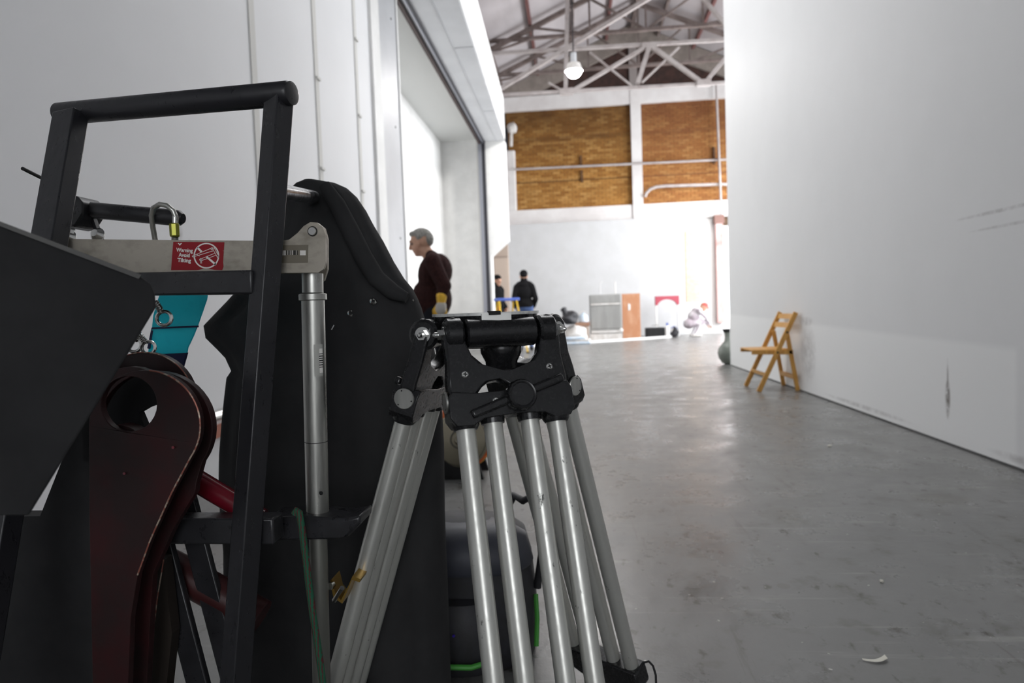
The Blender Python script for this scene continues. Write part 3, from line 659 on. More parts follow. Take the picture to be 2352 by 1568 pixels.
person('crouching worker in pale clothes and red cap by the bright window', (3.18, 18.0, 0), math.radians(5), pr3, [SKIN, PALE, PALE, SACKW], .012,
       [('cap', [('e', q3(-.01, 0, .05), (.10, .082, .07), 0), ('c', q3(.07, 0, .06), q3(.14, 0, .05), .025, .018, 0)], mat('red_cap', (.5, .08, .07), .8), .008)])

# ================================================================== FOLDING CHAIR
ch = thing('folding_chair', 'honey-coloured wooden folding chair against the white wall', 'chair', (1.95, 6.8, 0))
yn, yf = 6.55, 7.03
def side_bar(p0, p1, wd, th): return MB().bar(p0, p1, th, wd, (0, 1, 0))
for y in (yn, yf):
    side_bar((1.772, y, .0), (2.135, y, .765), .045, .024).build('long_leg', WOOD, ch, bevel=.005)
    yi = y + (.026 if y == yn else -.026)
    side_bar((2.150, yi, .0), (2.055, yi, .575), .040, .022).build('rear_leg', WOOD, ch, bevel=.005)
    side_bar((1.72, yi, .388), (2.11, yi, .378), .045, .022).build('seat_rail', WOOD, ch, bevel=.005)
    for (x, z) in ((2.047, .575), (1.955, .382)):
        MB().lathe([(.011, 0), (.011, .004), (.005, .007)], (x, y + (-.012 if y == yn else .012), z), (0, -1 if y == yn else 1, 0), 10).build('rivet', mat('dark_rivet', (.05, .035, .02), .4, .6) if 'dark_rivet' not in bpy.data.materials else bpy.data.materials['dark_rivet'], ch)
def bent_slat(z, x, h):
    n = 8; rg = []
    for i in range(n + 1):
        t = i / n; y = yn + (yf - yn) * t; xx = x + .022 * math.sin(math.pi * t)
        rg.append([V((xx - .008, y, z - h / 2)), V((xx + .008, y, z - h / 2)), V((xx + .008 + h * .3, y, z + h / 2)), V((xx - .008 + h * .3, y, z + h / 2))])
    return MB().loft(rg)
bent_slat(.725, 2.105, .05).build('back_slat', WOOD, ch)
bent_slat(.640, 2.065, .05).build('back_slat', WOOD, ch)
for i in range(6):
    x = 1.715 + i * .061
    MB().span((x, yn + .035, .398), (x + .055, yf - .035, .412)).build('seat_slat', WOOD, ch, bevel=.004)
MB().bar((1.842, yn, .165), (1.842, yf, .165), .035, .02, (0, 0, 1)).build('front_rung', WOOD, ch, bevel=.004)
MB().bar((2.120, yn + .03, .135), (2.120, yf - .03, .135), .045, .02, (0, 0, 1)).build('rear_rung', WOOD, ch, bevel=.004)
MB().bar((2.045, yn + .03, .382), (2.045, yf - .03, .382), .03, .02, (0, 0, 1)).build('seat_rung', WOOD, ch, bevel=.004)

# ================================================================== FAR END OF THE HALL
# step ladder
ld = thing('step_ladder', 'yellow step ladder with blue top in front of the man in black', 'ladder', (-1.35, 13.5, 0))
C_, S_ = math.cos(math.radians(28)), math.sin(math.radians(28))
def lp(a, b, z): return V((-1.38 + a * C_ - b * S_, 13.5 + a * S_ + b * C_, z))
MB().box(lp(0, 0, 1.115), (.50, .22, .06), Matrix.Rotation(math.radians(28), 3, 'Z')).build('top_cap', BLUEP, ld, bevel=.012)
for s in (-1, 1):
    MB().bar(lp(s * .19, -.07, 1.09), lp(s * .27, -.38, .02), .07, .03).build('front_rail', YEL, ld)
    MB().bar(lp(s * .17, .07, 1.09), lp(s * .25, .42, .02), .055, .03).build('rear_rail', YEL, ld)
    for b, a in ((-.38, .27), (.42, .25)): MB().box(lp(s * a, b, .015), (.07, .06, .03)).build('foot', MATTB, ld)
for i in range(3):
    t = (i + 1) / 4; MB().bar(lp(-.19 - .08 * t, -.07 - .31 * t, 1.09 - 1.07 * t), lp(.19 + .08 * t, -.07 - .31 * t, 1.09 - 1.07 * t), .08, .025, (0, 1, 0)).build('step', COLG, ld)
for i in range(2):
    t = (i + 1) / 3; MB().bar(lp(-.17 - .08 * t, .07 + .35 * t, 1.09 - 1.07 * t), lp(.17 + .08 * t, .07 + .35 * t, 1.09 - 1.07 * t), .04, .02, (0, 0, 1)).build('brace', COLG, ld)
MB().bar(lp(-.21, -.1, .98), lp(-.215, -.12, .80), .06, .034).build('warning_strip', ORANGE, ld)

def lumpy(name, c, r, m_, seed, amp=.18, n=20, k=12, flat=True):
    rnd = random.Random(seed); ph = [(rnd.uniform(1, 4), rnd.uniform(0, 6), rnd.uniform(1, 3), rnd.uniform(0, 6)) for _ in range(5)]
    b = MB().ell((0, 0, 0), (1, 1, 1), None, n, k); vs = []
    for x, y, z in b.v:
        a = math.atan2(y, x); g = 1 + amp * sum(math.sin(p * a + q) * math.cos(s * z * 2 + u) for p, q, s, u in ph) / 2
        zz = z * r[2] * (g if z > 0 else 1); zz = max(zz, -r[2] * .82) if flat else zz
        vs.append((c[0] + x * r[0] * g, c[1] + y * r[1] * g, c[2] + zz))
    b.v = vs; return b
tag(lumpy('s', (.03, 16.82, .20), (.28, .22, .24), SACKW, 3).build('white_sack', SACKW, smooth=60), 'white plastic sack slumped on the floor by the steel cabinet', 'sack')
bb = thing('black_bag', 'shiny black bin bag with a pointed corner on the white sack', 'bag', (-.12, 16.6, .45))
lumpy('s', (-.10, 16.75, .63), (.20, .18, .19), BAGF, 11, .22).build('bag_body', BAGF, bb, smooth=60)
MB().lathe([(.10, 0), (.07, .1), (.09, .17), (.02, .2)], (-.20, 16.75, .73), (-.45, 0, 1), 10).build('knot', BAGF, bb, smooth=60)
pk = thing('plastic_sheet_pile', 'pile of folded pale blue plastic sheeting beside the steel cabinet', 'plastic sheet', (.1, 16.4, 0))
for i, (x, y, sx, z, rz) in enumerate(((.06, 16.25, .62, .03, .1), (.10, 16.3, .56, .09, -.1), (.02, 16.28, .5, .145, .06))):
    MB().box((x, y, z), (sx, .4, .055), Matrix.Rotation(rz, 3, 'Z')).build('folded_sheet', SACKB if i != 1 else SACKW, pk, bevel=.02)
tag(MB().box((.20, 17.25, .46), (.40, .36, .10)).build('timber_block', mat('brown_timber', (.34, .20, .13), .7, 0, (.28, .15, .1), 8), bevel=.006), 'short brown timber block between black bag and cabinet', 'timber')
tag(MB().box((.20, 17.25, .20), (.36, .34, .40)).build('cardboard_box', mat('cardboard', (.40, .33, .28), .8), bevel=.01), 'dull cardboard box under the brown timber block', 'box')
jg = thing('blue_jug', 'pale blue plastic jug on the brown timber block', 'jug', (.24, 17.22, .51))
MB().lathe([(.11, 0), (.125, .02), (.125, .14), (.10, .19), (.04, .22), (.04, .25)], (.24, 17.22, .51), (0, 0, 1), 16).build('jug_body', SACKB, jg)
MB().tube([(.24 + .10 * math.cos(t), 17.22, .70 + .09 * math.sin(t)) for t in [i * math.pi / 8 for i in range(9)]], .012, 8).build('handle', SACKW, jg)

cb = thing('steel_cabinet', 'grey steel cabinet with two pale rails at the far wall', 'cabinet', (.83, 17.55, 0))
MB().span((.42, 17.45, 0), (1.25, 18.0, 1.22)).build('body', STEELC, cb, smooth=0, bevel=.008)
MB().span((.45, 17.43, .32), (1.22, 17.45, .94)).build('door', STEELC, cb, smooth=0, bevel=.004)
MB().span((.45, 17.43, 1.0), (1.22, 17.45, 1.19)).build('drawer', STEELC, cb, smooth=0, bevel=.004)
MB().span((.45, 17.40, .945), (1.22, 17.44, .985)).build('rail', SACKW, cb, smooth=0)
MB().span((.45, 17.40, .21), (1.22, 17.44, .26)).build('rail', SACKW, cb, smooth=0)
MB().span((.42, 17.42, .0), (1.25, 17.45, .18)).build('plinth', SACKW, cb, smooth=0)
MB().lathe([(.045, 0), (.05, .02), (.02, .04)], (1.23, 17.43, .26), (0, -1, 0), 14).build('knob', WHITE, cb)
tp = thing('sink_tap', 'thin pale upright tap standing on the steel cabinet', 'tap', (1.1, 17.7, 1.22))
MB().cyl((1.12, 17.7, 1.22), (1.12, 17.7, 1.55), .018, n=10).build('riser', SACKW, tp)
MB().tube([(.72, 17.7, 1.22), (.72, 17.7, 1.48), (.75, 17.7, 1.55), (.80, 17.7, 1.56)], .014, 8).build('spout', mat('pale_tap', (.6, .6, .6), .4), tp)
pb = thing('plywood_board', 'orange-brown plywood sheet with pale smears against the cabinet side', 'plywood board', (1.5, 17.5, 0))
MB().span((1.27, 17.46, .0), (1.74, 17.52, 1.215)).build('sheet', PLY, pb, smooth=0, bevel=.004)
lumpy('s', (1.45, 17.455, .86), (.03, .006, .09), WHITE, 5, .2, flat=False).build('paint_smear', WHITE, pb, smooth=60)
# red arch block
pts = [(2.29, .885), (2.29, 1.135), (2.945, 1.135), (2.945, .885)] + [(2.617 + .275 * math.cos(t), .84 + .20 * math.sin(t)) for t in [math.radians(12 + i * 156 / 14) for i in range(15)]]
ra = thing('arch_board', 'rose red board with an arched cut-out on white legs', 'arch', (2.6, 18.7, 0))
MB().prism([(x, 18.7, z) for x, z in pts], (0, .16, 0)).build('arch_panel', PINKRED, ra, smooth=0)
for x in (2.29, 2.905): MB().span((x, 18.73, 0), (x + .05, 18.83, .89)).build('leg', WHITE, ra, smooth=0)
bx = thing('black_crate', 'black box with a wire handle on the floor by the far wall', 'crate', (2.2, 18.1, 0))
MB().span((1.94, 18.0, 0), (2.44, 18.35, .275)).build('body', MATTB, bx, smooth=0, bevel=.01)
MB().tube([(2.10, 18.15, .27), (2.10, 18.15, .34), (2.28, 18.15, .34), (2.28, 18.15, .27)], .008, 6).build('handle', CHROME, bx)
bt_ = thing('cleaner_bottle', 'white bottle with blue spray top beside the black box', 'bottle', (2.50, 18.0, 0))
MB().lathe([(.05, 0), (.055, .02), (.055, .26), (.025, .33)], (2.50, 18.0, 0), (0, 0, 1), 14).build('bottle_body', WHITE, bt_)
MB().bar((2.50, 18.0, .33), (2.50, 18.0, .40), .05, .05).build('spray_head', BLUEP, bt_)
hb = thing('black_pouch', 'small black and grey pouch right of the white bottle', 'pouch', (2.70, 18.05, 0))
lumpy('s', (2.70, 18.05, .13), (.11, .10, .15), BAGF, 21).build('pouch_body', BAGF, hb, smooth=60)
MB().bar((2.60, 17.96, .16), (2.64, 17.95, .26), .05, .02).build('pocket', SACKW, hb)
MB().tube([(2.60, 18.05, .25), (2.70, 18.05, .30), (2.78, 18.05, .23)], .012, 6).build('strap', BLUEP, hb)
# white timber strip on the floor in front of the far clutter
tag(MB().bar((-1.2, 15.45, .025), (2.6, 18.0, .025), .05, .05, (0, 0, 1)).build('floor_batten', WHITE, smooth=0), 'long white batten lying slantwise across the far floor', 'batten')
# vase at the end of the partition
va = thing('bottle_vase', 'grey-green round-bellied vase with dark rim at the partition end', 'vase', (2.19, 9.62, 0))
MB().lathe([(.05, 0), (.09, .02), (.135, .09), (.15, .165), (.135, .235), (.09, .29), (.058, .33), (.047, .39), (.05, .44), (.06, .47)], (2.19, 9.62, 0), (0, 0, 1), 28).build('belly', GREENV, va, smooth=60)
MB().ring([(.052, .47), (.075, .50), (.085, .505), (.06, .46)], (2.19, 9.62, 0), (0, 0, 1), 28).build('rim', MATTB, va)
# paper scrap and chips on the near floor
pa = at(1985, 1512, 1.62)
sc_ = MB(); pts = []
for i in range(9):
    t = i / 8; pts.append((.672 + .058 * t, 1.622 - .012 * math.sin(math.pi * t) + .008 * t, .002 + .004 * t))
sc_.loft([[V(p) + V((0, -.003 - .007 * i / 8, 0)), V(p) + V((0, .002 + .004 * i / 8, .001)), V(p) + V((0, .002 + .004 * i / 8, .002)), V(p) + V((0, -.003 - .007 * i / 8, .0012))] for i, p in enumerate(pts)])
tag(sc_.build('paper_scrap', PAPER), 'curled pale paper scrap on the dark near floor', 'scrap')
for k, (x, y, s_, lb) in enumerate(((1905, 1025, .012, 'pale chip on the floor in front of the wooden chair'), (2025, 1337, .006, 'tiny white chip in the middle of the grey floor'))):
    v = RW @ V(((x - CX) / F, (y - CY) / F, 1)); v = v * (-EYE / v.z); q = V((v.x, v.y, 0))
    tag(lumpy('s', (q.x, q.y, .004), (s_, s_ * .8, .005), PAPER, k + 2).build('floor_chip', PAPER), lb, 'chip', 'floor chips')
# cable reel behind the tripod
rl = thing('cable_reel', 'orange cable reel with ringed metal drum on a black stand', 'cable reel', (-.63, 3.5, 0))
MB().lathe([(.14, 0), (.15, .02), (.12, .05), (.03, .07), (.02, .10)], (-.62, 3.42, .20), (0, -1, .25), 28).build('drum', mat('tarnished_drum', (.30, .27, .20), .4, .6), rl)
for i in range(4): MB().torus(V((-.62, 3.42, .20)) + V((0, -1, .25)).normalized() * (.03 + .012 * i), (0, -1, .25), .135 - .03 * i, .005, 28, 6).build('drum_ring', mat('dark_ring', (.12, .11, .09), .5, .5) if 'dark_ring' not in bpy.data.materials else bpy.data.materials['dark_ring'], rl)
for i in range(5): MB().torus(V((-.62, 3.44 + .018 * i, .205)), (0, -1, .25), .155 + .004 * (i % 2), .011, 30, 8).build('cable_turn', ORANGE if i % 2 == 0 else YEL, rl)
MB().prism([(-.76, 3.36, 0), (-.50, 3.36, 0), (-.545, 3.36, .16), (-.715, 3.36, .16)], (0, .03, 0)).build('stand', MATTB, rl, smooth=0)
MB().prism([(-.76, 3.56, 0), (-.50, 3.56, 0), (-.545, 3.56, .16), (-.715, 3.56, .16)], (0, .03, 0)).build('stand', MATTB, rl, smooth=0)
MB().tube([(-.72, 3.48, .2), (-.72, 3.48, .36), (-.62, 3.48, .40), (-.54, 3.48, .36), (-.54, 3.48, .2)], .012, 8).build('handle', ORANGE, rl)

# ================================================================== TRIPOD
TC = V((-.1457, 1.075, 0)); TAZ, TT, TRP, TZP = math.radians(-66.9), math.radians(18.1), .0791, .8473
tri = thing('camera_tripod', 'heavy black and aluminium camera tripod without a head', 'tripod', (TC.x, TC.y, 0))
def lfr(i):
    a = TAZ + i * 2 * math.pi / 3; er = V((math.cos(a), math.sin(a), 0)); et = V((-math.sin(a), math.cos(a), 0)); z = V((0, 0, 1))
    l = er * math.sin(TT) - z * math.cos(TT); n = er * math.cos(TT) + z * math.sin(TT); pv = TC + er * TRP + z * TZP
    return (lambda u, v, w=0: pv + et * u + l * v + n * w), er, et, l, n
# crown: bowl ring, body, lugs
zt = .8785
crown = MB().ring([(.074, 0), (.086, 0), (.083, -.016), (.080, -.040), (.070, -.052), (.052, -.052), (.060, -.02)], (TC.x, TC.y, zt - .004), (0, 0, 1), 48).build('crown', CASTB, tri, smooth=40)
MB().ring([(.076, .0), (.0885, .0), (.0885, -.0045), (.076, -.0045)], (TC.x, TC.y, zt), (0, 0, 1), 48).build('rim_plate', mat('worn_rim_alloy', (.66, .66, .64), .4, .2, (.4, .4, .4), 60, lo=.5, hi=.7), crown, smooth=30)
a0 = math.radians(-72)
nb = TC + V((math.cos(a0), math.sin(a0), 0)) * .0885
Mz = Matrix.Rotation(a0, 3, 'Z')
MB().box((nb.x, nb.y, zt - .007), (.006, .046, .011), Mz).build('index_block', mat('pale_alloy_block', (.62, .62, .60), .4, .5), crown, smooth=0)
MB().box((nb.x - .003, nb.y, zt - .001), (.014, .018, .006), Mz).build('index_notch', MATTB, crown, smooth=0)
# bowl clamp under the crown
bq = TC + lfr(0)[1] * .036 + V((.013, 0, 0))
MB().lathe([(.030, 0), (.034, -.006), (.033, -.020), (.026, -.034), (.024, -.060), (.012, -.064)][::-1], (bq.x, bq.y, zt - .045), (0, 0, 1), 28).build('bowl_clamp', CASTB, tri, smooth=40)
for i in range(3):
    p, er, et, l, n = lfr(i)
    # lug barrel on the crown, along the pivot axis
    MB().lathe([(.019, 0), (.0225, .003), (.0225, .109), (.019, .112)], p(-.056, 0), et, 24).build('pivot_barrel', CASTB, crown, smooth=40)
    yk = MB().prism([p(u, v, -.012) for u, v in [(-.087, -.020), (-.074, -.024), (-.061, -.018), (-.058, .020), (-.052, .036), (-.036, .052), (-.012, .060), (.014, .060), (.038, .052), (.053, .036), (.058, .020), (.061, -.018),
        (.074, -.024), (.087, -.020), (.092, .010), (.090, .045), (.093, .075), (.093, .096), (.004, .096), (-.002, .084), (-.014, .076), (-.030, .078), (-.042, .086), (-.050, .096), (-.093, .096), (-.093, .075), (-.090, .045), (-.092, .010)]], n * .026).build('yoke', CASTB, tri, bevel=.004, seg=3)
    for s in (-1, 1):
        MB().lathe([(.020, 0), (.0245, .004), (.0245, .024), (.020, .028)], p(s * .060, 0), et * s, 22).build('yoke_eye', CASTB, yk, smooth=40)
        MB().lathe([(.0125, 0), (.0125, .0025)], p(s * .088, 0), et * s, 22).build('washer', CHROME, yk)
        MB().hexn(p(s * .0905, 0), p(s * .0975, 0), .0085).build('hex_nut', CHROME, yk, smooth=0)
        MB().lathe([(.0045, 0), (.0045, .005), (.002, .008)], p(s * .0975, 0), et * s, 12).build('stud', CHROME, yk)
    # leg casting with rounded socket barrels
    cs = MB().prism([p(u, v, -.021) for u, v in [(-.090, .092), (-.05, .096), (.0, .094), (.05, .088), (.090, .086), (.096, .098), (.096, .128), (.088, .139), (.060, .140), (.048, .132), (.008, .130), (-.046, .134), (-.060, .142), (-.088, .142), (-.096, .130), (-.096, .100)]], n * .042).build('leg_casting', CASTB, tri, bevel=.006, seg=3)
    for u in (-.0709, -.0288, .0288, .0709):
        big = abs(u) > .05
        MB().lathe([(.014, 0), (.021 if big else .0185, .006), (.021 if big else .0185, .046 if big else .036), (.0175, .052 if big else .042)], p(u, .094 if big else .098), l, 20).build('tube_socket', CASTB, cs, smooth=40)
    for s in (-1, 1):
        c_ = MB().lathe([(.0165, 0), (.0165, .002), (.0155, .003)], p(s * .0955, .1035), et * s, 26).build('end_cap', ALU, cs)
        for k in range(3):
            an = k * 2.1 + .5
            MB().lathe([(.0012, 0), (.0012, .0006)], p(s * .0985, .1035 + .013 * math.cos(an), .013 * math.sin(an)), et * s, 8).build('pin', MATTB, cs)
    kn = MB().lathe([(.020, 0), (.0225, .003), (.0225, .018), (.0205, .021), (.018, .0205), (.0165, .019), (.004, .019)], p(.010, .106, .020), n, 36).build('lock_knob', CASTB, cs, smooth=40)
    for k in range(18):
        an = k * math.pi / 9; MB().box(p(.010 + .0222 * math.cos(an), .106 + .0222 * math.sin(an), .030), (.002, .002, .014), Matrix((et, l, n)).transposed()).build('knurl', CASTB, kn, smooth=0)
    MB().bar(p(-.066, .128, .024), p(.082, .082, .024), .013, .012, l).build('lock_lever', CASTB, cs, bevel=.004, seg=3)
    for (u, v, w_) in ((-.066, .066, .014), (.067, .062, .014), (-.026, .110, .021)):
        sc2 = MB().lathe([(.0052, 0), (.0052, .0008), (.004, .0018)], p(u, v, w_), n, 16).build('screw', CHROME, yk)
        Mx = Matrix((et, l, n)).transposed() @ Matrix.Rotation(.7 + u * 9, 3, 'Z')
        MB().box(p(u, v, w_ + .0019), (.0062, .0016, .0006), Mx).box(p(u, v, w_ + .0019), (.0016, .0062, .0006), Mx).build('screw_slot', MATTB, sc2 if False else yk, smooth=0)
    L = .72
    for u in (-.0709, -.0288, .0288, .0709):
        MB().cyl(p(u, .112), p(u, L), .0142, n=22).build('leg_tube', ALUP, tri)
    MB().prism([p(u, v, -.02) for u, v in [(-.092, L - .012), (.092, L - .012), (.094, L + .03), (.05, L + .048), (-.05, L + .048), (-.094, L + .03)]], n * .04).build('leg_bottom_clamp', CASTB, tri, bevel=.005)
    zb = p(0, L + .04).z
    ft = p(0, L + .04)
    MB().cyl(ft, p(0, (TZP - .012) / math.cos(TT)), .012, n=14).build('spike', ALU, tri)
    MB().lathe([(.022, 0), (.026, .006), (.022, .022), (.012, .03)], (p(0, TZP / math.cos(TT)).x, p(0, TZP / math.cos(TT)).y, 0), (0, 0, 1), 18).build('rubber_foot', MATTB, tri)
    # cord loop on the bottom clamp
    MB().tube([p(-.10 - .02 * math.sin(t), L + .02 - .035 * math.cos(t), .02 * math.cos(t)) for t in [k * math.pi / 6 for k in range(12)]], .0022, 6, True).build('cord_loop', MATTB, tri)

# ================================================================== BLACK STEEL TROLLEY
tro = thing('steel_trolley', 'black steel trolley frame with round top handle and chipped edges', 'trolley', (-.65, .85, 0))
def ext(a, b, z):      # continue the line a-b down to height z
    t = (z - b.z) / (b.z - a.z); return b + (b - a) * t
LT, LB = at(163, 262, .98), at(112, 560, .912)
RT, RB = at(641, 225, .93), at(604, 720, .90)
hb_ = MB().lathe([(.014, 0), (.0175, .004), (.0175, (at(668, 214, .925) - at(134, 262, 1.005)).length - .004), (.0145, (at(668, 214, .925) - at(134, 262, 1.005)).length)], at(134, 262, 1.005), at(668, 214, .925) - at(134, 262, 1.005), 28).build('handle_tube', WORNB, tro, smooth=40)
ax_ = (at(668, 214, .925) - at(134, 262, 1.005)).normalized()
MB().lathe([(.0165, 0), (.0165, .0015), (.013, .003)], at(669, 214, .925), ax_, 26).build('end_plug', BLACK, hb_)
LF, RF = ext(LT, LB, .08), ext(RT, RB, .08)
MB().bar(LT, LF, .043, .028, ax_).build('upright', WORNB, tro, bevel=.002)
MB().bar(RT, RF, .030, .030, ax_ + V((0, -.28, 0))).build('upright', WORNB, tro, bevel=.002)
MB().bar(at(205, 655, .93), at(592, 648, .905), .034, .030, (0, 0, 1)).build('cross_bar', BLACK, tro, bevel=.003)
MB().cyl(at(640, 440, .93), at(722, 453, 1.26), .0125, n=18).build('hanger_rod', mat('scratched_bright_rod', (.42, .42, .44), .22, .9, (.12, .12, .13), 50, lo=.45, hi=.6), tro)
# inner stub bar with rounded end, held by a flange
MB().lathe([(.010, 0), (.0135, .004), (.0135, .195), (.0125, .203), (.008, .209)], at(150, 477, 1.03), at(458, 505, 1.03) - at(150, 477, 1.03), 24).build('stub_bar', BLACK, tro, smooth=40)
MB().prism([at(x, y, 1.005) for x, y in ((150, 445), (176, 450), (190, 464), (190, 492), (172, 520), (150, 524))], (0, .05, 0)).build('flange', BLACK, tro, bevel=.003)
MB().bar(at(213, 498, 1.035), at(232, 552, 1.035), .009, .006).build('stay', BLACK, tro)
for x, y in ((160, 533), (163, 546), (228, 541)):
    MB().lathe([(.010, 0), (.012, .004), (.006, .012)], at(x, y, 1.0), (0, -1, .3), 14).build('bolt_head', CHROME, tro)
# lower members
MB().bar(at(300, 1212, .90), at(640, 1212, .90), .038, .034, (0, 0, 1)).build('lower_cross_bar', BLACK, tro, bevel=.003)
a1, b1 = at(435, 1180, .95), at(507, 1455, .95); MB().bar(ext(b1, a1, .64), ext(a1, b1, .08), .034, .012, (1, 0, 0)).build('strut', BLACK, tro, bevel=.002)
a2, b2 = at(404, 1368, .93), at(456, 1568, .93); MB().bar(ext(b2, a2, .55), ext(a2, b2, .08), .034, .012, (1, 0, 0)).build('strut', BLACK, tro, bevel=.002)
MB().cyl(at(330, 1268, .97), at(600, 1418, .97), .027, n=18).build('lower_tie', mat('dark_wine_paint', (.05, .012, .012), .4), tro)
MB().cyl(at(400, 1072, .93), at(600, 1192, .93), .0165, n=20).build('red_tie', REDT, tro)
MB().prism([at(x, y, .90) for x, y in ((262, 1240), (376, 1285), (395, 1455), (375, 1640), (270, 1640), (262, 1520))], (0, .02, 0)).build('side_plate', mat('brown_black_plate', (.022, .016, .012), .5), tro, smooth=0)
MB().prism([at(x, y, .925) for x, y in ((-260, 1188), (92, 1185), (146, 1048), (170, 960), (240, 900), (246, 1490), (262, 1528), (238, 1580), (238, 1700), (-260, 1700))], (0, .03, 0)).build('chassis_plate', MATTB, tro, smooth=0)
# base frame on castors (below the frame of the picture)
bc = [V((LF.x, LF.y, .10)), V((RF.x, RF.y, .10)), V((RF.x - .02, RF.y + .42, .10)), V((LF.x, LF.y + .42, .10))]
for k in range(4): MB().bar(bc[k], bc[(k + 1) % 4], .04, .04, (0, 0, 1)).build('base_rail', BLACK, tro, bevel=.003)
for k in range(4):
    c_ = bc[k]; MB().lathe([(.03, -.012), (.036, -.008), (.036, .008), (.03, .012)], (c_.x, c_.y, .036), (1, 0, 0), 20).build('castor_wheel', MATTB, tro)
    MB().box((c_.x, c_.y, .065), (.03, .04, .04)).build('castor_fork', CHROME, tro, smooth=0)

# thin rod poking out at the left
tag(MB().cyl(at(52, 387, .93), at(120, 421, 1.01), .0028, n=8).build('thin_rod', MATTB), 'thin black rod poking out left of the trolley upright', 'rod')

# ================================================================== ALUMINIUM SUPPORT ARM WITH WARNING STICKER
YA = .935
arm = thing('support_arm', 'dull alloy arm with red warning sticker on a vertical aluminium tube', 'support arm', (at(722, 900, 1.03).x, 1.03, 0))
A_ = lambda x, y: at(x, y, YA)
bar_ = MB().prism([A_(x, y) for x, y in ((60, 548), (640, 553), (664, 550), (683, 535), (697, 519), (712, 510), (728, 511), (741, 521), (748, 540), (748, 604), (743, 618), (731, 626), (640, 627), (578, 624), (572, 622), (330, 629), (60, 628))], (0, .006, 0)).build('front_plate', PLATE, arm, smooth=0, bevel=.0008)
MB().prism([at(x, y, YA + .055) for x, y in ((80, 556), (660, 558), (690, 530), (712, 512), (730, 512), (745, 524), (752, 548), (752, 618), (744, 644), (734, 650), (734, 628), (80, 628))], (0, .006, 0)).build('rear_plate', PLATE, arm, smooth=0)
MB().prism([at(x, y, YA + .006) for x, y in ((60, 548.5), (640, 553.5), (640, 560), (60, 555))], (0, .05, 0)).build('top_flange', PLATE, arm, smooth=0)
MB().lathe([(.0062, 0), (.0062, .002), (.0055, .003)], A_(718, 531), (0, -1, 0), 20).build('hinge_pin', CHROME, arm)
MB().lathe([(.0075, 0), (.0075, .0006)], A_(718, 531), (0, -1, 0), 20).build('pin_shadow_ring', MATTB, arm)
MB().prism([at(x, y, YA - .0006) for x, y in ((640, 563), (708, 562), (707, 603), (640, 604))], (0, .0005, 0)).build('label_plate', mat('brown_label_film', (.17, .15, .115), .4), arm, smooth=0)
bcx = arm
lbl = None
for x0, x1, m_ in ((645, 656, PRINT), (689, 702, PRINT)):
    MB().prism([at(x, y, YA - .0013) for x, y in ((x0, 575), (x1, 575), (x1, 586), (x0, 586))], (0, .0005, 0)).build('barcode_block', m_, arm, smooth=0)
xb = 658
for wd in (2, 1, 3, 1, 2, 1, 1, 3, 2, 1, 2):
    MB().prism([at(x, y, YA - .0013) for x, y in ((xb, 575), (xb + wd * .8, 575), (xb + wd * .8, 585), (xb, 585))], (0, .0005, 0)).build('barcode_bar', MATTB if wd > 1 else PRINT, arm, smooth=0); xb += wd * .8 + 1.0
# sticker
st = MB().prism([at(x, y, YA - .0007) for x, y in ((398, 555), (515, 556), (512, 602), (513, 612), (510, 620), (492, 619.5), (480, 617), (466, 616.5), (455, 620), (393, 620), (395, 590))], (0, .0006, 0)).build('sticker', STICK, arm, smooth=0, label='red warning sticker with white print')
def text_mesh(txt, x, y, hpx, name, parent, wscale=1.0):
    cu = bpy.data.curves.new('t', 'FONT'); cu.body = txt; cu.size = 1; cu.offset = .028; cu.align_x = 'LEFT'
    to = bpy.data.objects.new('t', cu); COL.objects.link(to); dg = bpy.context.evaluated_depsgraph_get()
    me = bpy.data.meshes.new_from_object(to.evaluated_get(dg)); bpy.data.objects.remove(to, do_unlink=True)
    Yt = YA - .0014; o0 = at(x, y, Yt); s = hpx * 1.38
    ex = at(x + s * wscale, y + .6, Yt) - o0; ey = at(x + .4, y - s, Yt) - o0
    for v in me.vertices: v.co = o0 + ex * v.co.x + ey * v.co.y
    me.materials.append(PRINT); me.name = name
    o = bpy.data.objects.new(name, me); COL.objects.link(o); put(o, parent)
    o.matrix_parent_inverse = Matrix.Identity(4); return o
text_mesh('Warning', 405, 577.5, 9, 'lettering', st, .86)
text_mesh('Avoid', 410.5, 589, 9, 'lettering', st, .86)
text_mesh('Tilting', 407.5, 601, 9, 'lettering', st, .98)
Yt = YA - .0013
def sring(cx, cy, r0, r1, n=36):
    o_ = [at(cx + r1 * math.cos(2 * math.pi * i / n), cy + r1 * math.sin(2 * math.pi * i / n), Yt) for i in range(n)]
    i_ = [at(cx + r0 * math.cos(2 * math.pi * i / n), cy + r0 * math.sin(2 * math.pi * i / n), Yt) for i in range(n)]
    return MB().prism(o_, (0, .0003, 0), [i_])
def sline(x0, y0, x1, y1, wpx): 
    d = V((x1 - x0, y1 - y0, 0)).normalized() * wpx / 2; nx, ny = -d.y, d.x
    return MB().prism([at(x, y, Yt) for x, y in ((x0 + nx, y0 + ny), (x1 + nx, y1 + ny), (x1 - nx, y1 - ny), (x0 - nx, y0 - ny))], (0, .0003, 0))
sring(474, 587, 26.5, 29.5).build('prohibition_ring', PRINT, st, smooth=0)
sline(453, 568, 463, 578, 4.5).build('prohibition_slash', PRINT, st, smooth=0); sline(474, 589, 496, 608, 4.5).build('prohibition_slash', PRINT, st, smooth=0)
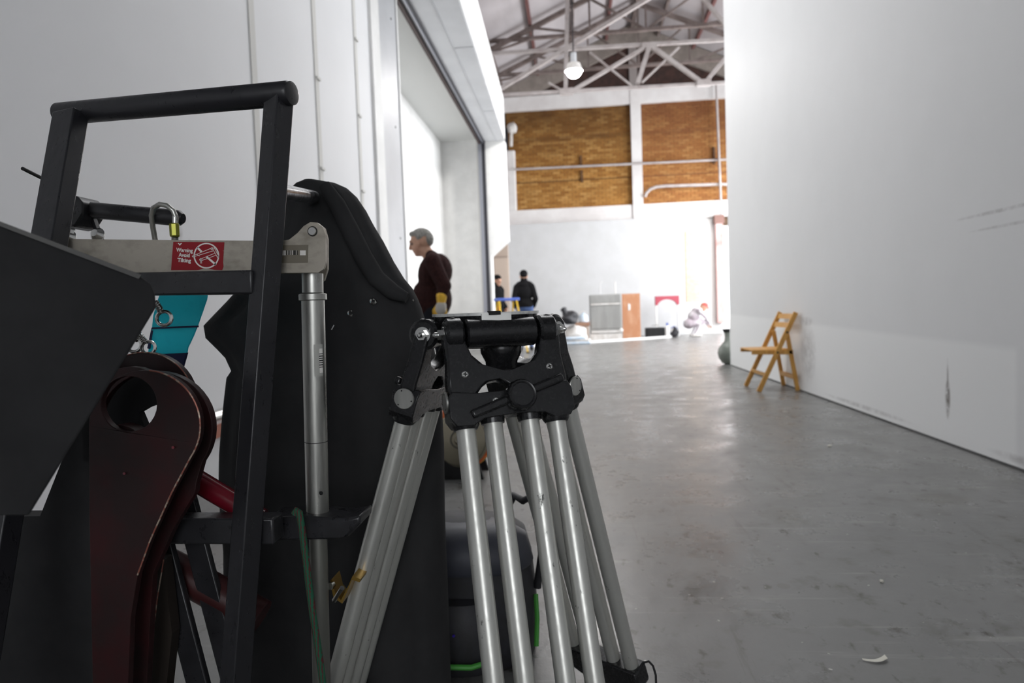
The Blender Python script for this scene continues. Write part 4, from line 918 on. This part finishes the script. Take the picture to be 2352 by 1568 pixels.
for q in ((441, 588, 487, 569), (443, 590, 489, 576), (460, 595, 494, 581), (461, 599, 496, 586), (441, 588, 443, 590), (487, 569, 500, 592), (491, 567, 503, 590), (500, 592, 503, 590), (460, 593, 460, 605), (463, 593, 463, 605), (452, 584, 458, 588)):
    sline(*q, 1.1).build('pictogram_line', PRINT, st, smooth=0)
for cx, cy in ((487, 571), (461, 596)): sring(cx, cy, 2, 3.2, 14).build('pictogram_joint', PRINT, st, smooth=0)
MB().prism([at(x, y, Yt) for x, y in ((408, 558), (411, 558), (413, 561), (415, 558), (418, 558), (413, 564))], (0, .0003, 0)).build('corner_mark', PRINT, st, smooth=0)
# vertical tube
YT = .966
tx = lambda y: 719 + (y - 690) * .0225
MB().cyl(at(tx(636), 628, YT), at(tx(672), 672, YT), .0158, n=30).build('sleeve', ALU, arm)
MB().lathe([(.0188, 0), (.0208, .001), (.0208, .0095), (.0188, .0105)], at(tx(690), 690, YT), V((0, 0, 1)), 32).build('collar', ALU, arm)
MB().cyl(at(tx(690), 688, YT), at(tx(1182), 1182, YT), .0173, n=34).build('upper_tube', ALU, arm)
e0 = at(tx(1010), 1013, YT)
MB().torus(e0, at(tx(690), 688, YT) - at(tx(1182), 1182, YT), .01735, .0005, 34, 6).build('scribe_line', MATTB, arm)
MB().lathe([(.003, 0), (.003, .0012)], at(738, 1132, YT - .0165), (-.25, -1, 0), 12).build('pin_hole', MATTB, arm)
p0 = at(tx(1182), 1182, YT); p1 = at(tx(1568), 1568, YT)
MB().cyl(p0, ext(p0, p1, .015), .0137, n=28).build('lower_tube', mat('dull_lower_alloy', (.20, .20, .18), .45, .7), arm)
MB().lathe([(.05, 0), (.05, .008), (.02, .016)], (ext(p0, p1, 0).x, ext(p0, p1, 0).y, 0), (0, 0, 1), 24).build('foot_plate', BLACK, arm)
MB().prism([at(x, y, YT - .03) for x, y in ((610, 1190), (690, 1184), (758, 1190), (790, 1192), (828, 1184), (826, 1204), (800, 1232), (760, 1240), (640, 1242), (612, 1230))], (0, .06, 0)).build('tube_clamp', BLACK, arm, bevel=.006)
# asset label wrapped on the tube
n_ = 8; yb0, yb1 = 790, 862; rg0 = []
for (ya_, yb_, a0_, a1_, rr, mt, nm) in ((790, 862, -55, -8, .0176, mat('clear_label', (.40, .40, .37), .3), 'asset_label'), (800, 855, -28, -10, .0178, PRINT, 'barcode_label')):
    top = at(tx(ya_), ya_, YT); bot = at(tx(yb_), yb_, YT); mm = MB(); vs = []; fs = []
    for k in range(9):
        an = math.radians(a0_ + (a1_ - a0_) * k / 8 + 75); d_ = V((math.sin(an), -math.cos(an), 0)); vs += [top + d_ * rr, bot + d_ * rr, top + d_ * (rr - .0004), bot + d_ * (rr - .0004)]
    for k in range(8):
        q = k * 4; fs += [(q, q + 4, q + 5, q + 1), (q + 2, q + 3, q + 7, q + 6), (q, q + 2, q + 6, q + 4), (q + 1, q + 5, q + 7, q + 3)]
    fs += [(0, 1, 3, 2), (32, 34, 35, 33)]; lo_ = mm.add(vs, fs).build(nm, mt, arm)
for k in range(7):
    yy = 812 + k * 5; top = at(tx(yy), yy, YT)
    an = math.radians(56); d_ = V((math.sin(an), -math.cos(an), 0)); MB().box(top + d_ * .0177, (.0062, .0008, .0012 + .0005 * (k % 2)), Matrix.Rotation(an, 3, 'Z')).build('barcode_bar', MATTB, arm, smooth=0)

# ================================================================== CARABINER
cr = thing('screw_carabiner', 'steel carabiner with yellow-green screw sleeve clipped over the stub bar', 'carabiner', at(375, 505, 1.03))
Cc = lambda x, y, dy=0: at(x, y, 1.03 + dy)
MB().tube([Cc(366, 600), Cc(358, 560), Cc(351, 520, -.012), Cc(348, 495, -.018), Cc(353, 477, -.022), Cc(367, 469, -.024), Cc(384, 472, -.024), Cc(398, 484, -.022), Cc(404, 500, -.02), Cc(403, 520, -.018)], .0042, 12).build('hook', ALU, cr, smooth=60)
MB().cyl(Cc(402, 494, -.02), Cc(402, 512, -.02), .0046, n=16).build('gate_pin', CHROME, cr)
MB().lathe([(.0065, 0), (.0078, .002), (.0078, .020), (.0065, .022)], Cc(402, 544, -.02), V((0, 0, 1)), 8).build('screw_sleeve', LIME, cr, smooth=0)
MB().cyl(Cc(402, 544, -.02), Cc(400, 600, -.01), .0052, n=14).build('gate', ALU, cr)
MB().tube([Cc(400, 600, -.01), Cc(390, 612, -.008), Cc(376, 612, -.004), Cc(366, 600)], .0045, 10).build('lower_bend', ALU, cr)

# ================================================================== TILTED BLACK CASE
rc = rayd(345, 700); pc = V((0, 0, EYE)) + rc * .78
cs_ = thing('black_case', 'tilted black case filling the lower left foreground', 'case', on_plane(60, 900, pc, rc))
body_px = ((-420, 350), (0, 512), (322, 634), (346, 652), (356, 676), (358, 706), (298, 806), (66, 1184), (-420, 1184))
MB().prism([on_plane(x, y, pc, rc) for x, y in body_px], rc * .05).build('case_body', MATTB, cs_, smooth=0, bevel=.002)
MB().prism([on_plane(x, y, pc - rc * .004, rc) for x, y in ((-420, 346), (0, 508), (325, 631), (318, 640), (0, 519), (-420, 357))], rc * .055).build('top_edge_highlight', mat('grey_edge_highlight', (.05, .048, .045), .5), cs_, smooth=0)  # lighter strip stands in for light grazing the top face

# ================================================================== RED BRACKET
rb = thing('red_bracket', 'dark red steel bracket of twin rounded plates with a large hole', 'bracket', at(300, 1300, .84))
def tear(cx, cy, r, Y, t, hole, bottom, material, nm, x0=None):
    out = [(cx + r * math.cos(a), cy + r * math.sin(a)) for a in [math.radians(-180 + i * 215 / 26) for i in range(27)]]
    out += bottom; hl = [[at(hole[0] + hole[2] * math.cos(2 * math.pi * i / 28), hole[1] + hole[2] * math.sin(2 * math.pi * i / 28), Y) for i in range(28)]] if hole else []
    return MB().prism([at(x, y, Y) for x, y in out], (0, t, 0), hl).build(nm, material, rb, smooth=30, bevel=.0015)
bot = [(395, 1130), (345, 1240), (316, 1320), (300, 1420), (290, 1700), (215, 1700), (205, 1200)]
fp = tear(332, 978, 128, .80, .010, (296, 928, 64), bot, REDP, 'front_plate')
bot2 = [(450, 1110), (448, 1130), (400, 1210), (350, 1320), (330, 1700), (240, 1700), (225, 1200)]
tear(356, 985, 132, .845, .012, (300, 932, 90), bot2, REDP, 'rear_plate')
tear(330, 925, 116, .90, .012, (305, 935, 92), [(420, 1010), (380, 1090), (240, 1090)], REDP, 'inner_plate')
# highlights along the rims, and a brown plate edge, drawn as thin tubes
def rimline(pts, Y, nm, r=.0011): return MB().tube([at(x, y, Y) for x, y in pts], r, 6).build(nm, RIMHL, rb)
arc = [(332 + 128 * math.cos(math.radians(a)), 978 + 128 * math.sin(math.radians(a))) for a in range(-85, 36, 6)]
rimline(arc + [(395, 1130), (345, 1240), (316, 1320)], .7995, 'highlight_edge_line')
rimline([(330 + 116 * math.cos(math.radians(a)), 925 + 116 * math.sin(math.radians(a))) for a in range(-110, 6, 6)], .8995, 'highlight_edge_line', .0009)
rimline([(376, 1285), (362, 1370), (352, 1450), (346, 1560)], .895, 'highlight_edge_line', .0009)
MB().ring([(.030, 0), (.036, 0), (.036, .02), (.030, .02)], at(300, 1030, .83), (0, -1, 0), 32).build('hub_ring', REDP, rb, smooth=40)
MB().prism([at(x, y, .88) for x, y in ((190, 840), (385, 860), (390, 925), (357, 930), (338, 936), (319, 947), (335, 985), (345, 1060), (190, 1060))], (0, .012, 0)).build('gusset', MATTB, rb, smooth=0)
for x, y in ((398, 1027), (286, 1087)): MB().lathe([(.002, 0), (.002, .001)], at(x, y, .798), (0, -1, 0), 8).build('rivet', REDT, rb)

# ring bolts hanging at the case edge
def ringbolt(label, cx, cy, R, Y, sx, sy):
    t = thing('ring_bolt', label, 'ring bolt', at(cx, cy, Y), 'steel ring bolts')
    MB().torus(at(cx, cy, Y), (.25, -1, .1), R, R * .26, 24, 10).build('ring', CHROME, t)
    MB().torus(at(cx, cy, Y) + V((0, -.001, 0)), (.25, -1, .1), R * 1.02, R * .10, 24, 6).build('worn_band', MATTB, t)
    MB().tube([at(cx + (sx - cx) * .3, cy + (sy - cy) * .3, Y), at(cx + (sx - cx) * .6 + 4, cy + (sy - cy) * .6, Y), at(sx, sy, Y)], R * .32, 10).build('shank', CHROME, t)
    for k in range(5):
        f = .45 + k * .12; MB().torus(at(cx + (sx - cx) * f, cy + (sy - cy) * f, Y), at(sx, sy, Y) - at(cx, cy, Y), R * .38, R * .1, 12, 6).build('thread', CHROME, t)
ringbolt('upper steel ring bolt in front of the turquoise strap', 377, 731, .0105, .93, 357, 692)
ringbolt('lower steel ring bolt above the red bracket, beside the strap', 341, 798, .0095, .93, 322, 770)
ringbolt('steel ring bolt half hidden by the black case edge', 308, 792, .0105, .95, 318, 760)

# turquoise strap hanging from the cross bar
sp_ = thing('webbing_strap', 'turquoise webbing strap with navy end hanging below the cross bar', 'strap', at(410, 760, 1.06))
def ribbon(rows, th, Y): 
    rg = []
    for (l, r, y, dy) in rows:
        a, b = at(l, y + 2, Y + dy), at(r, y - 2, Y + dy); rg.append([a, b, b + V((0, th, 0)), a + V((0, th, 0))])
    return MB().loft(rg)
ribbon([(402, 505 + 120, 600 + 20, .01), (372, 478, 660, .01), (361, 473, 690, .0), (352, 462, 722, -.006), (349, 452, 750, -.004)], .004, 1.06).build('upper_band', TURQ, sp_, smooth=60)
ribbon([(349, 451, 753, -.004), (345, 442, 775, .0), (341, 430, 800, .006), (338, 427, 818, .01)], .004, 1.06).build('lower_band', TURQ, sp_, smooth=60)
ribbon([(349, 452, 749.5, -.006), (349, 452, 753.5, -.006)], .006, 1.06).build('seam', NAVY, sp_, smooth=60)
ribbon([(343, 428, 812, .007), (338, 420, 840, .012), (330, 412, 870, .02), (322, 404, 905, .03)], .006, 1.06).build('end_band', NAVY, sp_, smooth=60)
MB().bar(at(352, 753, 1.058), at(342, 800, 1.064), .004, .004).build('side_piping', NAVY, sp_)

# ================================================================== BLACK CLOTH COVER
cv = thing('cloth_cover', 'heavy black cloth cover with metal eyelets draped over the hanger rod', 'cover', at(760, 1500, 1.22))
prof = [(418, 700, 742), (424, 684, 772), (436, 672, 796), (455, 661, 817), (485, 650, 837), (520, 640, 854), (560, 625, 876), (610, 600, 901), (650, 575, 926), (668, 556, 944), (690, 534, 957), (712, 510, 966), (736, 482, 972), (762, 486, 980), (790, 512, 990), (815, 532, 996),
        (845, 546, 1002), (860, 534, 1006), (900, 527, 1010), (960, 519, 1014), (1030, 513, 1018), (1100, 512, 1019), (1180, 516, 1020), (1260, 523, 1023), (1330, 523, 1026), (1420, 524, 1029), (1520, 525, 1032), (1640, 525, 1036), (1800, 525, 1040), (1830, 530, 1036)]
rings = []
rnd = random.Random(4)
for j, (y, l, r) in enumerate(prof):
    Yc = 1.31; N_r = 56; tp_ = min(1, j / 9); ring_ = []
    cxp, hw = (l + r) / 2, (r - l) / 2; dep = (.03 + .065 * tp_)
    c0 = at(cxp, y, Yc)
    for k in range(N_r):
        a = 2 * math.pi * k / N_r; ca, sa = math.cos(a), math.sin(a)
        ux = math.copysign(abs(ca) ** .8, ca); uy = math.copysign(abs(sa) ** .8, sa)
        fold = .010 * tp_ * math.sin(7 * a + j * .22) + .007 * tp_ * math.sin(13 * a - j * .35) + .004 * math.sin(3 * a + j)
        p_ = at(cxp + hw * ux, y, Yc); ring_.append(V((p_.x, Yc + (dep + fold) * uy, c0.z + .004 * math.sin(5 * a + j) * tp_)))
    rings.append(ring_)
MB().loft(rings[::-1]).build('cloth', CLOTH, cv, smooth=70)
# folded flap along the sloping right edge
MB().tube([at(x, y, 1.235) for x, y in ((745, 425), (775, 470), (805, 530), (835, 590), (865, 640), (905, 672), (935, 684))], [.012, .016, .018, .018, .018, .016, .010], 12).build('hem_roll', CLOTH, cv, smooth=60)
for x, y in ((857, 692), (806, 719), (948, 690)):
    R_ = .0062 if x != 948 else .002
    MB().ring([(R_ * .5, 0), (R_, 0), (R_ * 1.05, .001), (R_ * .75, .003), (R_ * .5, .002)], at(x, y, 1.215), (.45, -1, .3), 18).build('eyelet', CHROME, cv)
MB().bar(at(762, 757, 1.212), at(768, 746, 1.212), .003, .002).build('pin', CHROME, cv)

# ================================================================== ROPE, CLAMP, BAG
ROPEM, rnt, rbs, N_, L_ = nodes('green_red_braid')
wv = rnt.nodes.new('ShaderNodeTexWave'); wv.inputs['Scale'].default_value = 75; wv.inputs['Distortion'].default_value = 3; wv.inputs['Detail Scale'].default_value = 3
rnt.links.new(mapped(rnt, (1, 1, 1)), wv.inputs[0])
rmp = rnt.nodes.new('ShaderNodeValToRGB'); e_ = rmp.color_ramp.elements; e_[0].color = (.008, .09, .045, 1); e_[0].position = .74; e_[1].color = (.09, .012, .015, 1); e_[1].position = .84
rnt.links.new(wv.outputs['Color'], rmp.inputs[0]); rnt.links.new(rmp.outputs[0], rbs.inputs['Base Color']); rbs.inputs['Roughness'].default_value = .8
rp = thing('braided_rope', 'green and red braided rope hanging beside the aluminium tube', 'rope', at(715, 1400, .93))
pts = [at(x, y, .915) for x, y in ((676, 1180), (681, 1171), (687, 1176), (693, 1210), (701, 1270), (708, 1330), (717, 1400), (728, 1470), (738, 1540), (745, 1600), (750, 1700))]
pts[-1].z = max(pts[-1].z, .02)
MB().tube(pts + [V((pts[-1].x, pts[-1].y, .006))], .0052, 12).build('rope_core', ROPEM, rp, smooth=60)
gc = thing('gold_clamp', 'gold C-shaped clamp bracket beside the left tripod leg', 'clamp', at(790, 1360, .99))
MB().prism([at(x, y, .985) for x, y in ((762, 1330), (770, 1362), (783, 1378), (800, 1345), (810, 1322), (828, 1330), (818, 1350), (824, 1326), (806, 1318), (790, 1340), (778, 1362))][:6] + [at(x, y, .985) for x, y in ((826, 1337), (808, 1331), (800, 1352), (786, 1386), (766, 1372), (757, 1334))], (0, .035, 0)).build('jaw', BRASS, gc, smooth=0)
MB().cyl(at(768, 1378, .99), at(786, 1350, .975), .004, n=12).build('screw', CHROME, gc)
MB().hexn(at(757, 1346, .972), at(764, 1343, .98), .006).build('hex_nut', CHROME, gc, smooth=0)

bg = thing('black_backpack', 'black nylon backpack with green piping on the floor behind the tripod', 'bag', (-.33, 1.6, 0))
prf = [(0, .17, .12), (.02, .185, .135), (.10, .19, .14), (.20, .185, .135), (.30, .175, .125), (.36, .16, .11), (.395, .12, .08), (.41, .05, .03)]
rg = []
for j, (z, wx, wy) in enumerate(prf):
    rg.append([V((-.31 + math.copysign(abs(math.cos(a)) ** .7, math.cos(a)) * wx + .02 * z, 1.58 + math.copysign(abs(math.sin(a)) ** .7, math.sin(a)) * wy + .006 * math.sin(5 * a + j), z)) for a in [2 * math.pi * k / 40 for k in range(40)]])
MB().loft(rg).build('bag_body', BAGF, bg, smooth=60)
MB().loft([[V((-.30 + math.copysign(abs(math.cos(a)) ** .7, math.cos(a)) * w1, 1.53 + math.sin(a) * w2, z)) for a in [2 * math.pi * k / 32 for k in range(32)]] for z, w1, w2 in ((.29, .175, .10), (.30, .18, .105), (.37, .165, .09), (.405, .12, .05))]).build('top_flap', BAGTOP, bg, smooth=60)
MB().loft([[V((-.33 + math.copysign(abs(math.cos(a)) ** .6, math.cos(a)) * w1, 1.45 + math.sin(a) * w2, z)) for a in [2 * math.pi * k / 32 for k in range(32)]] for z, w1, w2 in ((.03, .11, .05), (.05, .12, .06), (.18, .12, .06), (.22, .10, .04))]).build('front_pocket', BAGF, bg, smooth=60)
MB().tube([(-.60 + .02, 1.42, .075), (-.42, 1.375, .075), (-.26, 1.375, .075), (-.21, 1.40, .08)], .007, 8).build('front_piping', GREEN, bg)
MB().tube([(-.118, 1.50, .06), (-.115, 1.52, .13), (-.118, 1.54, .19)], .006, 8).build('side_piping', GREEN, bg)
MB().tube([(-.20, 1.62, .40), (-.17, 1.60, .46), (-.145, 1.58, .45), (-.12, 1.56, .47), (-.10, 1.56, .44), (-.10, 1.56, .30), (-.115, 1.56, .2)], .011, 8).build('shoulder_strap', BAGF, bg, smooth=60)
MB().lathe([(.0035, 0), (.0035, .003)], (-.30, 1.385, .155), (0, -1, 0), 10).build('zip_pull', mat('violet_plastic', (.05, .02, .4), .4), bg)
bg.location.y += .07; bg.scale = (1, 1, .87)
